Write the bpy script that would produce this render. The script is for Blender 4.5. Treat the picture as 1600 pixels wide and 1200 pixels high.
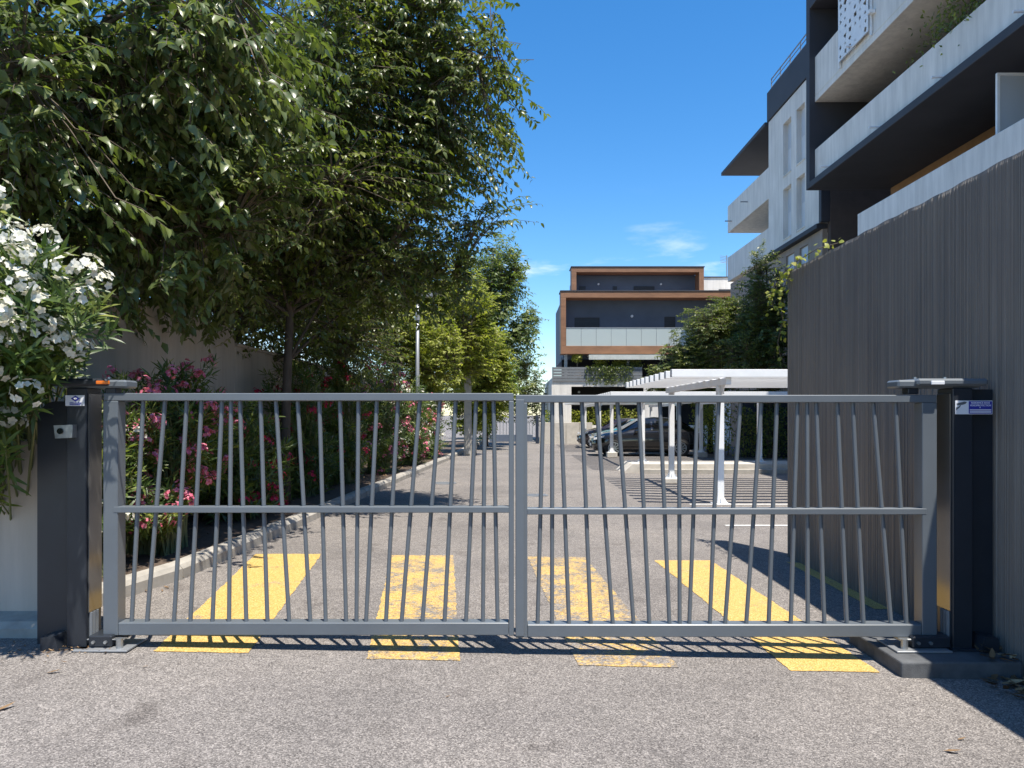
import bpy, bmesh, math, random
import numpy as np
from mathutils import Vector, Matrix
from mathutils.geometry import tessellate_polygon

for _o in list(bpy.data.objects): bpy.data.objects.remove(_o)
SC = bpy.context.scene
COL = SC.collection
R = math.radians
random.seed(7)

# ------------------------------------------------------------------ camera
F, HZ, EYE = 1150.0, 648.0, 1.6           # focal length / horizon row in photo pixels, eye height in metres
cam = bpy.data.cameras.new('Camera')
cam.sensor_width = 36.0
cam.lens = F / 1600.0 * 36.0
cam.shift_y = (HZ - 600.0) / 1600.0
cam.clip_end = 3000.0
cam_o = bpy.data.objects.new('Camera', cam)
cam_o.location = (0, 0, EYE)
cam_o.rotation_euler = (R(90), 0, 0)
COL.objects.link(cam_o)
SC.camera = cam_o

# ------------------------------------------------------------------ sky, sun, exposure
KX, KY = -0.19, 0.32                       # ground offset of a shadow per metre of height
sun_dir = Vector((-KX, -KY, 1.0)).normalized()
SUN_EL = math.asin(sun_dir.z)
SUN_AZ = math.atan2(sun_dir.x, sun_dir.y)  # clockwise from +Y

world = bpy.data.worlds.new('World')
SC.world = world
world.use_nodes = True
wn, wl = world.node_tree.nodes, world.node_tree.links
wn.clear()
w_out = wn.new('ShaderNodeOutputWorld')
w_bg = wn.new('ShaderNodeBackground'); w_bg.inputs['Strength'].default_value = 0.12
w_sky = wn.new('ShaderNodeTexSky'); w_sky.sky_type = 'NISHITA'; w_sky.sun_disc = False
w_sky.sun_elevation = SUN_EL; w_sky.sun_rotation = SUN_AZ
w_sky.air_density = 1.0; w_sky.dust_density = 0.25; w_sky.ozone_density = 3.5
# sparse clouds: low puffs near the horizon and thin wisps above them
w_tc = wn.new('ShaderNodeTexCoord')
w_map = wn.new('ShaderNodeMapping'); w_map.inputs['Scale'].default_value = (1.0, 1.0, 4.2)
w_map.inputs['Location'].default_value = (0.37, 0.0, 0.1)
w_n = wn.new('ShaderNodeTexNoise'); w_n.inputs['Scale'].default_value = 5.0
w_n.inputs['Detail'].default_value = 8.0; w_n.inputs['Roughness'].default_value = 0.58
w_r = wn.new('ShaderNodeMapRange'); w_r.interpolation_type = 'SMOOTHSTEP'
w_r.inputs['From Min'].default_value = 0.53; w_r.inputs['From Max'].default_value = 0.72
w_sep = wn.new('ShaderNodeSeparateXYZ')
w_el = wn.new('ShaderNodeMapRange'); w_el.interpolation_type = 'SMOOTHSTEP'
w_el.inputs['From Min'].default_value = 0.10; w_el.inputs['From Max'].default_value = 0.30
w_el.inputs['To Min'].default_value = 0.9; w_el.inputs['To Max'].default_value = 0.0
w_mul = wn.new('ShaderNodeMath'); w_mul.operation = 'MULTIPLY'
w_mix = wn.new('ShaderNodeMixRGB'); w_mix.inputs['Color2'].default_value = (6.6, 6.8, 7.1, 1)
wl.new(w_tc.outputs['Generated'], w_map.inputs['Vector'])
wl.new(w_map.outputs['Vector'], w_n.inputs['Vector'])
wl.new(w_n.outputs['Fac'], w_r.inputs['Value'])
wl.new(w_tc.outputs['Generated'], w_sep.inputs[0])
wl.new(w_sep.outputs['Z'], w_el.inputs['Value'])
wl.new(w_r.outputs[0], w_mul.inputs[0]); wl.new(w_el.outputs[0], w_mul.inputs[1])
wl.new(w_mul.outputs[0], w_mix.inputs['Fac'])
w_hs = wn.new('ShaderNodeHueSaturation'); w_hs.inputs['Saturation'].default_value = 1.32
wl.new(w_sky.outputs[0], w_hs.inputs['Color'])
wl.new(w_hs.outputs[0], w_mix.inputs['Color1'])
wl.new(w_mix.outputs[0], w_bg.inputs['Color'])
wl.new(w_bg.outputs[0], w_out.inputs['Surface'])

sun = bpy.data.lights.new('Sun', 'SUN')
sun.energy = 4.6; sun.angle = R(0.53); sun.color = (1.0, 0.945, 0.855)
sun_o = bpy.data.objects.new('Sun', sun)
sun_o.rotation_euler = (-sun_dir).to_track_quat('-Z', 'Y').to_euler()
sun_o.location = (6, -10, 30)
COL.objects.link(sun_o)

SC.render.engine = 'CYCLES'
SC.view_settings.view_transform = 'Standard'
SC.view_settings.look = 'None'
SC.view_settings.gamma = 1.0
SC.view_settings.use_curve_mapping = False
SC.view_settings.exposure = 0.88
SC.cycles.max_bounces = 8
SC.cycles.transparent_max_bounces = 8

# ------------------------------------------------------------------ helpers
def at(u, v, Y):                      # photo pixel + depth -> world point
    return Vector(((u - 800.0) / F * Y, Y, EYE - (v - HZ) / F * Y))

def gz(x, y=0.0):                     # the drive falls gently to the right
    return -0.02 * max(-3.3, min(3.3, x))

def ground_at(u, v):                  # photo pixel -> point on the ground
    z = 0.0
    for _ in range(6):
        Y = F * (EYE - z) / (v - HZ)
        x = (u - 800.0) / F * Y
        z = gz(x)
    return Vector((x, Y, z))

def obj(name, data, mat=None, parent=None, smooth=False):
    if isinstance(data, bmesh.types.BMesh):
        me = bpy.data.meshes.new(name)
        bmesh.ops.recalc_face_normals(data, faces=data.faces[:])
        data.to_mesh(me); data.free()
    else:
        me = data
    if mat is not None and not me.materials:
        me.materials.append(mat)
    if smooth:
        me.polygons.foreach_set('use_smooth', [True] * len(me.polygons))
    o = bpy.data.objects.new(name, me)
    COL.objects.link(o)
    if parent is not None:
        o.parent = parent
        o.matrix_parent_inverse = base_inv(parent)
    return o

def base_inv(p):
    m = Matrix.Translation(p.location) @ p.rotation_euler.to_matrix().to_4x4()
    if p.parent is not None:
        m = Matrix.Translation(p.parent.location) @ p.matrix_parent_inverse @ m
    return m.inverted()

def thing(name, label, cat, loc=(0, 0, 0), group=None):
    o = bpy.data.objects.new(name, None)
    o.empty_display_size = 0.1
    COL.objects.link(o)
    o.location = loc
    return tag(o, label, cat, group)

def tag(o, label, cat, group=None):
    o['label'] = label; o['category'] = cat
    if group: o['group'] = group
    return o

def struct(o):
    o['kind'] = 'structure'; return o

def stuff(o):
    o['kind'] = 'stuff'; return o

def copy_tree(o, delta, parent=None):
    c = o.copy(); COL.objects.link(c)
    if parent is None:
        c.location = Vector(o.location) + Vector(delta)
    else:
        c.parent = parent
    for ch in o.children:
        copy_tree(ch, (0, 0, 0), c)
    return c

def B(): return bmesh.new()

def box(bm, x0, x1, y0, y1, z0, z1, bev=0.0, seg=1, slope=False):
    vs = [bm.verts.new((x, y, z)) for x in (x0, x1) for y in (y0, y1) for z in (z0, z1)]
    q = [(0, 1, 3, 2), (4, 6, 7, 5), (0, 4, 5, 1), (2, 3, 7, 6), (0, 2, 6, 4), (1, 5, 7, 3)]
    fs = [bm.faces.new([vs[i] for i in f]) for f in q]
    if bev > 0:
        es = list({e for f in fs for e in f.edges})
        bmesh.ops.bevel(bm, geom=es, offset=bev, segments=seg, affect='EDGES', profile=0.5)
    return vs

def frame_of(d):
    d = d.normalized()
    a = Vector((0, 0, 1)) if abs(d.z) < 0.9 else Vector((1, 0, 0))
    s = d.cross(a).normalized()
    return s, s.cross(d).normalized()

def tube(bm, pts, rads, n=8, cap=True):
    pts = [Vector(p) for p in pts]
    if not hasattr(rads, '__len__'): rads = [rads] * len(pts)
    rings = []
    for i, p in enumerate(pts):
        d = pts[min(i + 1, len(pts) - 1)] - pts[max(i - 1, 0)]
        s, t = frame_of(d)
        rings.append([bm.verts.new(p + (s * math.cos(2 * math.pi * k / n) + t * math.sin(2 * math.pi * k / n)) * rads[i]) for k in range(n)])
    for a, b in zip(rings, rings[1:]):
        for k in range(n):
            bm.faces.new((a[k], a[(k + 1) % n], b[(k + 1) % n], b[k]))
    if cap:
        bm.faces.new(rings[0][::-1]); bm.faces.new(rings[-1])

def prism(bm, poly, y0, y1, axis='y'):
    """extrude a 2D polygon [(a,b)..] between two values along an axis: y: (x,z), x: (y,z), z: (x,y)"""
    def P(a, b, t):
        return (a, t, b) if axis == 'y' else ((t, a, b) if axis == 'x' else (a, b, t))
    v0 = [bm.verts.new(P(a, b, y0)) for a, b in poly]
    v1 = [bm.verts.new(P(a, b, y1)) for a, b in poly]
    bm.faces.new(v0); bm.faces.new(v1[::-1])
    n = len(poly)
    for i in range(n):
        bm.faces.new((v0[i], v0[(i + 1) % n], v1[(i + 1) % n], v1[i]))

def wall_cells(bm, plane, t0, t1, a0, a1, b0, b1, holes):
    """solid wall with rectangular holes; plane 'x' or 'y' is the thin axis (t0..t1); a along the other axis, b = z"""
    As = sorted({a0, a1, *[h[0] for h in holes], *[h[1] for h in holes]})
    Bs = sorted({b0, b1, *[h[2] for h in holes], *[h[3] for h in holes]})
    As = [a for a in As if a0 <= a <= a1]; Bs = [b for b in Bs if b0 <= b <= b1]
    full = lambda p, q, r, s: not any(h[0] <= p and q <= h[1] and h[2] <= r and s <= h[3] for h in holes)
    cells = {(i, j) for i in range(len(As) - 1) for j in range(len(Bs) - 1) if full(As[i], As[i + 1], Bs[j], Bs[j + 1])}
    vc = {}
    def V(t, a, b):
        k = (t, a, b)
        if k not in vc: vc[k] = bm.verts.new((t, a, b) if plane == 'x' else (a, t, b))
        return vc[k]
    for i, j in cells:
        a, a2, b, b2 = As[i], As[i + 1], Bs[j], Bs[j + 1]
        for t in (t0, t1): bm.faces.new((V(t, a, b), V(t, a2, b), V(t, a2, b2), V(t, a, b2)))
        for (di, dj, p, q) in ((-1, 0, (a, b), (a, b2)), (1, 0, (a2, b), (a2, b2)), (0, -1, (a, b), (a2, b)), (0, 1, (a, b2), (a2, b2))):
            if (i + di, j + dj) not in cells:
                bm.faces.new((V(t0, *p), V(t0, *q), V(t1, *q), V(t1, *p)))

# ------------------------------------------------------------------ materials
MATS = {}
def nt(name):
    m = bpy.data.materials.new(name); m.use_nodes = True
    n, l = m.node_tree.nodes, m.node_tree.links
    MATS[name] = m
    return m, n, l, n['Principled BSDF']

def ramp(n, stops):
    r = n.new('ShaderNodeValToRGB')
    e = r.color_ramp.elements
    e[0].position, e[0].color = stops[0][0], (*stops[0][1], 1)
    e[1].position, e[1].color = stops[-1][0], (*stops[-1][1], 1)
    for p, c in stops[1:-1]:
        x = e.new(p); x.color = (*c, 1)
    return r

def noise(n, l, scale, detail=4, rough=0.55, vec=None, stretch=None):
    t = n.new('ShaderNodeTexNoise')
    t.inputs['Scale'].default_value = scale; t.inputs['Detail'].default_value = detail; t.inputs['Roughness'].default_value = rough
    if vec is None:
        tc = n.new('ShaderNodeTexCoord'); vec = tc.outputs['Object']
    if stretch:
        mp = n.new('ShaderNodeMapping'); mp.inputs['Scale'].default_value = stretch
        l.new(vec, mp.inputs['Vector']); vec = mp.outputs['Vector']
    l.new(vec, t.inputs['Vector'])
    return t

def mixrgb(n, l, fac, a, b, mode='MIX'):
    m = n.new('ShaderNodeMixRGB'); m.blend_type = mode
    for s, v in ((m.inputs['Fac'], fac), (m.inputs['Color1'], a), (m.inputs['Color2'], b)):
        if isinstance(v, bpy.types.NodeSocket): l.new(v, s)
        elif isinstance(v, (int, float)): s.default_value = v
        else: s.default_value = (*v, 1)
    return m.outputs[0]

def bump(n, l, h, bs, strength=0.3, dist=0.01):
    b = n.new('ShaderNodeBump'); b.inputs['Strength'].default_value = strength; b.inputs['Distance'].default_value = dist
    l.new(h, b.inputs['Height']); l.new(b.outputs[0], bs.inputs['Normal'])

def plain(name, col, rough=0.5, metal=0.0, var=0.12, scale=3.0, bumpy=0.0, bscale=60, spec=0.5, stretch=None, coat=0.0):
    """a painted / plastered / cast surface: base colour with soft blotches and fine relief"""
    m, n, l, bs = nt(name)
    t = noise(n, l, scale, 6, 0.6, stretch=stretch)
    lo = tuple(c * (1 - var) for c in col); hi = tuple(min(1, c * (1 + var)) for c in col)
    r = ramp(n, [(0.3, lo), (0.7, hi)]); l.new(t.outputs['Fac'], r.inputs[0])
    l.new(r.outputs[0], bs.inputs['Base Color'])
    bs.inputs['Roughness'].default_value = rough; bs.inputs['Metallic'].default_value = metal
    bs.inputs['Specular IOR Level'].default_value = spec
    if coat: bs.inputs['Coat Weight'].default_value = coat; bs.inputs['Coat Roughness'].default_value = 0.04
    if bumpy:
        t2 = noise(n, l, bscale, 4, 0.6); bump(n, l, t2.outputs['Fac'], bs, bumpy, 0.004)
    return m

def asphalt_color(n, l):
    tc = n.new('ShaderNodeTexCoord'); v = tc.outputs['Object']
    vo = n.new('ShaderNodeTexVoronoi'); vo.inputs['Scale'].default_value = 150.0
    l.new(v, vo.inputs['Vector'])
    r1 = ramp(n, [(0.0, (0.085, 0.075, 0.069)), (0.3, (0.158, 0.143, 0.132)), (0.7, (0.222, 0.201, 0.184)), (1.0, (0.37, 0.335, 0.305))])
    sep = n.new('ShaderNodeSeparateColor'); l.new(vo.outputs['Color'], sep.inputs[0])
    l.new(sep.outputs[0], r1.inputs[0])
    big = noise(n, l, 0.55, 6, 0.6, v); rb = ramp(n, [(0.28, (0.72, 0.72, 0.73)), (0.5, (0.97, 0.97, 0.97)), (0.74, (1.12, 1.11, 1.09))])
    l.new(big.outputs['Fac'], rb.inputs[0])
    med = noise(n, l, 14, 5, 0.65, v); rm = ramp(n, [(0.3, (0.86, 0.86, 0.86)), (0.7, (1.1, 1.1, 1.1))])
    l.new(med.outputs['Fac'], rm.inputs[0])
    c = mixrgb(n, l, 1.0, r1.outputs[0], rb.outputs[0], 'MULTIPLY')
    c = mixrgb(n, l, 1.0, c, rm.outputs[0], 'MULTIPLY')
    # hairline cracks / tyre wear patches
    st = noise(n, l, 2.2, 3, 0.5, v); rs = ramp(n, [(0.60, (1, 1, 1)), (0.74, (0.66, 0.65, 0.65))])
    l.new(st.outputs['Fac'], rs.inputs[0])
    c = mixrgb(n, l, 1.0, c, rs.outputs[0], 'MULTIPLY')
    return c, vo, v

def make_asphalt():
    m, n, l, bs = nt('asphalt')
    c, vo, v = asphalt_color(n, l)
    l.new(c, bs.inputs['Base Color']); bs.inputs['Roughness'].default_value = 0.85
    bs.inputs['Specular IOR Level'].default_value = 0.3
    bump(n, l, vo.outputs['Distance'], bs, 0.55, 0.006)
    return m

def make_yellow(wear, name):
    m, n, l, bs = nt(name)
    c, vo, v = asphalt_color(n, l)
    w = noise(n, l, 2.3, 7, 0.72, v); w2 = noise(n, l, 26, 5, 0.7, v)
    a = n.new('ShaderNodeMath'); a.operation = 'MULTIPLY_ADD'
    l.new(w2.outputs['Fac'], a.inputs[0]); a.inputs[1].default_value = 0.75; l.new(w.outputs['Fac'], a.inputs[2])
    mr = n.new('ShaderNodeMapRange'); mr.interpolation_type = 'SMOOTHSTEP'
    mr.inputs['From Min'].default_value = wear; mr.inputs['From Max'].default_value = wear + 0.26
    l.new(a.outputs[0], mr.inputs['Value'])
    sep = n.new('ShaderNodeSeparateColor'); l.new(vo.outputs['Color'], sep.inputs[0])
    ry = ramp(n, [(0.0, (0.30, 0.175, 0.045)), (0.4, (0.52, 0.325, 0.075)), (1.0, (0.68, 0.48, 0.19))]); l.new(sep.outputs[0], ry.inputs[0])
    col = mixrgb(n, l, mr.outputs[0], ry.outputs[0], c)
    l.new(col, bs.inputs['Base Color']); bs.inputs['Roughness'].default_value = 0.7
    bump(n, l, vo.outputs['Distance'], bs, 0.5, 0.005)
    return m

def leaf_mat(name, dark, mid, light, rough=0.42, trans=0.25, tcol=None, spec=0.5):
    m, n, l, bs = nt(name)
    a = n.new('ShaderNodeAttribute'); a.attribute_name = 'rnd'
    r = ramp(n, [(0.0, dark), (0.55, mid), (1.0, light)])
    l.new(a.outputs['Fac'], r.inputs[0]); l.new(r.outputs[0], bs.inputs['Base Color'])
    bs.inputs['Roughness'].default_value = rough; bs.inputs['Specular IOR Level'].default_value = spec
    tr = n.new('ShaderNodeBsdfTranslucent')
    tcn = mixrgb(n, l, 1.0, r.outputs[0], tcol or (1.5, 1.7, 0.6), 'MULTIPLY')
    l.new(tcn, tr.inputs['Color'])
    mx = n.new('ShaderNodeMixShader'); mx.inputs[0].default_value = trans
    l.new(bs.outputs[0], mx.inputs[1]); l.new(tr.outputs[0], mx.inputs[2])
    l.new(mx.outputs[0], n['Material Output'].inputs['Surface'])
    return m

def fluted_concrete(name, col):
    m, n, l, bs = nt(name)
    t = noise(n, l, 1.0, 5, 0.6, stretch=(1, 40.0, 0.4)); t2 = noise(n, l, 0.7, 5, 0.6)
    lo = tuple(c * 0.74 for c in col); hi = tuple(c * 1.28 for c in col)
    r = ramp(n, [(0.3, lo), (0.55, col), (0.75, hi)]); l.new(t.outputs['Fac'], r.inputs[0])
    r2 = ramp(n, [(0.3, (0.82, 0.82, 0.84)), (0.7, (1.12, 1.1, 1.05))]); l.new(t2.outputs['Fac'], r2.inputs[0])
    l.new(mixrgb(n, l, 1.0, r.outputs[0], r2.outputs[0], 'MULTIPLY'), bs.inputs['Base Color'])
    bs.inputs['Roughness'].default_value = 0.8
    t3 = noise(n, l, 70, 4, 0.6); bump(n, l, t3.outputs['Fac'], bs, 0.25, 0.004)
    return m

def streaked(name, col, rough=0.75):
    """render with rain streaks running down"""
    m, n, l, bs = nt(name)
    t = noise(n, l, 1.0, 6, 0.65, stretch=(5.0, 5.0, 0.45)); t2 = noise(n, l, 0.8, 4)
    r = ramp(n, [(0.3, tuple(c * 0.78 for c in col)), (0.62, col)]); l.new(t.outputs['Fac'], r.inputs[0])
    r2 = ramp(n, [(0.3, (0.92, 0.92, 0.91)), (0.7, (1.04, 1.04, 1.04))]); l.new(t2.outputs['Fac'], r2.inputs[0])
    l.new(mixrgb(n, l, 1.0, r.outputs[0], r2.outputs[0], 'MULTIPLY'), bs.inputs['Base Color'])
    bs.inputs['Roughness'].default_value = rough
    t3 = noise(n, l, 90, 3); bump(n, l, t3.outputs['Fac'], bs, 0.15, 0.003)
    return m

def glass_mat(name, col=(0.02, 0.025, 0.03), rough=0.04):
    m, n, l, bs = nt(name)
    bs.inputs['Base Color'].default_value = (*col, 1); bs.inputs['Roughness'].default_value = rough
    bs.inputs['Specular IOR Level'].default_value = 0.8
    return m

def frosted(name, col, alpha):
    m, n, l, bs = nt(name)
    bs.inputs['Base Color'].default_value = (*col, 1); bs.inputs['Roughness'].default_value = 0.25
    bs.inputs['Alpha'].default_value = alpha
    return m

make_asphalt()
make_yellow(0.93, 'yellow_fresh'); make_yellow(0.78, 'yellow_worn'); make_yellow(0.73, 'yellow_faded')
plain('white_line', (0.6, 0.59, 0.56), 0.7, var=0.2, scale=9)
plain('gate_paint', (0.115, 0.131, 0.146), 0.36, var=0.06, scale=4, spec=0.5, bumpy=0.04, bscale=400)
plain('gate_dark', (0.020, 0.024, 0.031), 0.35, var=0.12, scale=5, spec=0.5)
plain('gloss_cover', (0.16, 0.155, 0.15), 0.14, var=0.1, scale=3, metal=0.6)
plain('galvanised', (0.42, 0.43, 0.43), 0.38, metal=0.85, var=0.25, scale=18)
plain('black_rubber', (0.015, 0.015, 0.016), 0.7)
plain('orange_lens', (0.75, 0.17, 0.01), 0.2)
plain('sign_white', (0.72, 0.73, 0.76), 0.4, var=0.04)
plain('sign_blue', (0.025, 0.03, 0.30), 0.35, var=0.05)
plain('sign_grey', (0.10, 0.11, 0.12), 0.4)
plain('white_metal', (0.78, 0.78, 0.77), 0.42, var=0.05, scale=4)
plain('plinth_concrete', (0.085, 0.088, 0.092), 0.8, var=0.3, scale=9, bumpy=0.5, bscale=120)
plain('kerb_concrete', (0.34, 0.315, 0.275), 0.85, var=0.22, scale=5, bumpy=0.4, bscale=90)
plain('pale_concrete', (0.50, 0.46, 0.40), 0.85, var=0.16, scale=4, bumpy=0.3, bscale=80)
plain('soil', (0.085, 0.06, 0.043), 0.95, var=0.4, scale=11, bumpy=0.9, bscale=40)
streaked('beige_render', (0.50, 0.43, 0.36))
streaked('white_render', (0.77, 0.735, 0.68))
streaked('tan_render', (0.36, 0.29, 0.24))
plain('brown_render', (0.085, 0.066, 0.058), 0.8, var=0.12, bumpy=0.15)
plain('orange_render', (0.30, 0.17, 0.08), 0.8, var=0.12, bumpy=0.15)
plain('dark_render', (0.040, 0.042, 0.052), 0.7, var=0.12, scale=1.2, bumpy=0.15)
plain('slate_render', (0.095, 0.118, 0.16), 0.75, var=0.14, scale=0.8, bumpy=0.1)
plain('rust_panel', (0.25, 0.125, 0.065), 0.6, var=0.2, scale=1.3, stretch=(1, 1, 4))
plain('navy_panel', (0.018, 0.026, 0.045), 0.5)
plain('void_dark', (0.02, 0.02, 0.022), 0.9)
plain('grey_metal', (0.32, 0.33, 0.34), 0.45, metal=0.5)
plain('shutter', (0.62, 0.64, 0.66), 0.5, var=0.04)
plain('pale_blind', (0.50, 0.53, 0.57), 0.35, var=0.05)
plain('dark_shutter', (0.022, 0.024, 0.03), 0.5)
plain('awning', (0.45, 0.47, 0.44), 0.8)
plain('grey_slat', (0.16, 0.17, 0.18), 0.6)
plain('pole_concrete', (0.40, 0.38, 0.34), 0.85, var=0.15, scale=6)
plain('bark', (0.075, 0.058, 0.045), 0.9, var=0.35, scale=14, bumpy=0.8, bscale=35, stretch=(1, 1, 0.3))
plain('twig', (0.11, 0.085, 0.06), 0.85, var=0.2)
plain('green_stem', (0.13, 0.15, 0.06), 0.7, var=0.2)
plain('dry_leaf', (0.30, 0.17, 0.075), 0.7, var=0.45, scale=20)
plain('black_paint', (0.006, 0.006, 0.007), 0.14, var=0.05, coat=1.0)
plain('teal_paint', (0.01, 0.22, 0.27), 0.2, var=0.05, coat=1.0)
plain('plum_paint', (0.02, 0.014, 0.018), 0.18, var=0.05, coat=1.0)
plain('alloy', (0.55, 0.56, 0.57), 0.28, metal=0.9)
plain('lamp_red', (0.35, 0.01, 0.01), 0.2)
plain('lamp_clear', (0.6, 0.62, 0.65), 0.1)
glass_mat('car_glass', (0.012, 0.015, 0.016)); glass_mat('window_glass', (0.03, 0.04, 0.05))
frosted('frosted_pane', (0.52, 0.56, 0.60), 0.82); frosted('balustrade_glass', (0.55, 0.62, 0.61), 0.62)
fluted_concrete('fluted_wall', (0.215, 0.195, 0.172))
leaf_mat('celtis_leaf', (0.070, 0.098, 0.034), (0.130, 0.162, 0.058), (0.215, 0.240, 0.078), 0.33, 0.36)
leaf_mat('celtis_deep', (0.068, 0.094, 0.028), (0.130, 0.155, 0.044), (0.225, 0.240, 0.066), 0.35, 0.38)
leaf_mat('oleander_leaf', (0.050, 0.088, 0.026), (0.110, 0.155, 0.040), (0.27, 0.285, 0.07), 0.40, 0.36)
leaf_mat('privet_leaf', (0.16, 0.19, 0.034), (0.28, 0.295, 0.055), (0.44, 0.425, 0.10), 0.5, 0.42)
leaf_mat('bamboo_leaf', (0.10, 0.16, 0.02), (0.18, 0.25, 0.03), (0.28, 0.33, 0.05), 0.5, 0.35)
leaf_mat('pear_leaf', (0.065, 0.095, 0.024), (0.135, 0.160, 0.040), (0.26, 0.270, 0.065), 0.42, 0.36)
leaf_mat('ash_leaf', (0.09, 0.13, 0.04), (0.16, 0.20, 0.065), (0.25, 0.28, 0.10), 0.45, 0.4)
leaf_mat('vine_leaf', (0.12, 0.16, 0.03), (0.25, 0.27, 0.05), (0.42, 0.38, 0.09), 0.5, 0.35)
leaf_mat('dead_leaf', (0.10, 0.055, 0.025), (0.22, 0.13, 0.06), (0.42, 0.30, 0.17), 0.7, 0.1, (1, 0.9, 0.7))
leaf_mat('white_petal', (0.66, 0.63, 0.50), (0.76, 0.74, 0.64), (0.83, 0.82, 0.74), 0.6, 0.3, (1, 1, 0.95), 0.3)
leaf_mat('pink_petal', (0.58, 0.11, 0.18), (0.72, 0.20, 0.29), (0.82, 0.38, 0.45), 0.6, 0.3, (1, 0.8, 0.85), 0.3)
leaf_mat('red_petal', (0.42, 0.015, 0.05), (0.55, 0.03, 0.09), (0.66, 0.08, 0.16), 0.6, 0.3, (1, 0.7, 0.75), 0.3)
leaf_mat('mauve_petal', (0.36, 0.10, 0.22), (0.46, 0.17, 0.32), (0.58, 0.3, 0.42), 0.6, 0.3, (1, 0.8, 0.95), 0.3)
leaf_mat('privet_bloom', (0.22, 0.25, 0.06), (0.33, 0.35, 0.10), (0.45, 0.45, 0.17), 0.6, 0.3)
M = MATS

# ------------------------------------------------------------------ the ground
def ground_sheet():
    bm = B()
    xs = [-400, -60, -10, -3.3, 3.3, 12, 60, 400]; ys = [-60, -5, 0, 10, 30, 60, 150, 500, 1500]
    g = [[bm.verts.new((x, y, gz(x))) for y in ys] for x in xs]
    for i in range(len(xs) - 1):
        for j in range(len(ys) - 1):
            bm.faces.new((g[i][j], g[i + 1][j], g[i + 1][j + 1], g[i][j + 1]))
    return struct(obj('road', bm, M['asphalt']))
ground_sheet()

def flat_patch(name, pts, mat, lift=0.004):
    bm = B()
    vs = [bm.verts.new((p.x, p.y, gz(p.x) + lift)) for p in pts]
    bm.faces.new(vs)
    o = obj(name, bm, mat)
    if o.data.polygons[0].normal.z < 0: o.data.flip_normals()
    return o

def ragged(pts, amp=0.006, step=0.03, seed=1):
    rr = random.Random(seed); out = []
    for a, b in zip(pts, pts[1:] + pts[:1]):
        n = max(2, int((b - a).length / step)); j = 0.0
        for k in range(n):
            j = j * .6 + rr.uniform(-amp, amp)
            p = a.lerp(b, k / n); d = (b - a).normalized(); p = p + Vector((-d.y, d.x, 0)) * j; p.z = 0; out.append(p)
    return out
stripes = [
    ([(400, 866), (502, 866), (388, 1021), (240, 1018)], 'yellow_fresh', 'solid yellow road stripe beside the left kerb, touched by tree shade'),
    ([(612, 868), (708, 868), (719, 1033), (573, 1030)], 'yellow_worn', 'worn yellow road stripe with a grey rubbed middle under the gate'),
    ([(824, 870), (914, 871), (1062, 1044), (903, 1040)], 'yellow_faded', 'most faded yellow road stripe, grey showing through, under the gate'),
    ([(1023, 876), (1110, 876), (1374, 1051), (1236, 1049)], 'yellow_fresh', 'solid yellow road stripe running up to the low concrete plinth')]
for px, mt, lab in stripes:
    tag(flat_patch('yellow_stripe', ragged([ground_at(*p) for p in px], seed=px[0][0]), M[mt]), lab, 'road marking', 'yellow stripes across the drive')
tag(flat_patch('yellow_stripe', [ground_at(1228, 878), ground_at(1250, 880), ground_at(1392, 952), ground_at(1366, 952)], M['yellow_fresh']),
    'narrow yellow stripe along the foot of the fluted wall', 'road marking', 'yellow stripes across the drive')
for (x0, x1, y, lab) in ((3.2, 9.0, 11.0, 'white parking bay line nearest the fluted wall end'), (3.3, 9.0, 13.62, 'white bay line at the foot of the slatted carport post')):
    tag(flat_patch('bay_line', [Vector((x0, y, 0)), Vector((x1, y, 0)), Vector((x1, y + .1, 0)), Vector((x0, y + .1, 0))], M['white_line']), lab, 'road marking')
# round iron covers let into the road
for (u, v, rr, lab) in ((693, 755, 0.30, 'round iron manhole cover in the drive near the planted kerb'), (838, 774, 0.24, 'small iron drain cover in the middle of the drive')):
    c = ground_at(u, v); bm = B()
    tube(bm, [(c.x, c.y, gz(c.x) - 0.02), (c.x, c.y, gz(c.x) + 0.006)], rr, 24)
    root = thing('drain_cover', lab, 'drain cover', (c.x, c.y, gz(c.x)))
    obj('rim', bm, M['grey_slat'], root)
    bm = B()
    for k in range(5):
        box(bm, c.x - rr * .8, c.x + rr * .8, c.y - rr * .7 + k * rr * .34, c.y - rr * .7 + k * rr * .34 + rr * .14, gz(c.x) + 0.006, gz(c.x) + 0.011)
    obj('grating', bm, M['grey_metal'], root)

# kerb along the planting bed and the bed itself
kerb_px = [(120, 975), (192, 943), (292, 903), (400, 854), (520, 800), (640, 746), (704, 718)]
kerb_line = [ground_at(*p) for p in kerb_px]
kerb_line = [Vector((-3.30, 5.9, 0))] + [p for p in kerb_line if p.y > 6.2] + [Vector((-1.9, 33, 0)), Vector((-1.6, 41, 0))]
def along(line, step):
    out, i, p = [], 0, line[0].copy()
    out.append(p.copy()); rem = step
    while i < len(line) - 1:
        d = line[i + 1] - p
        if d.length >= rem:
            p = p + d.normalized() * rem; out.append(p.copy()); rem = step
        else:
            rem -= d.length; p = line[i + 1].copy(); i += 1
    return out
for p in kerb_line: p.z = 0
kp = along(kerb_line, 1.0)
kerb = thing('kerb', 'x', 'x', (kp[0].x, kp[0].y, gz(kp[0].x)))
del kerb['label']; del kerb['category']; struct(kerb)
rng = random.Random(3)
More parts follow.
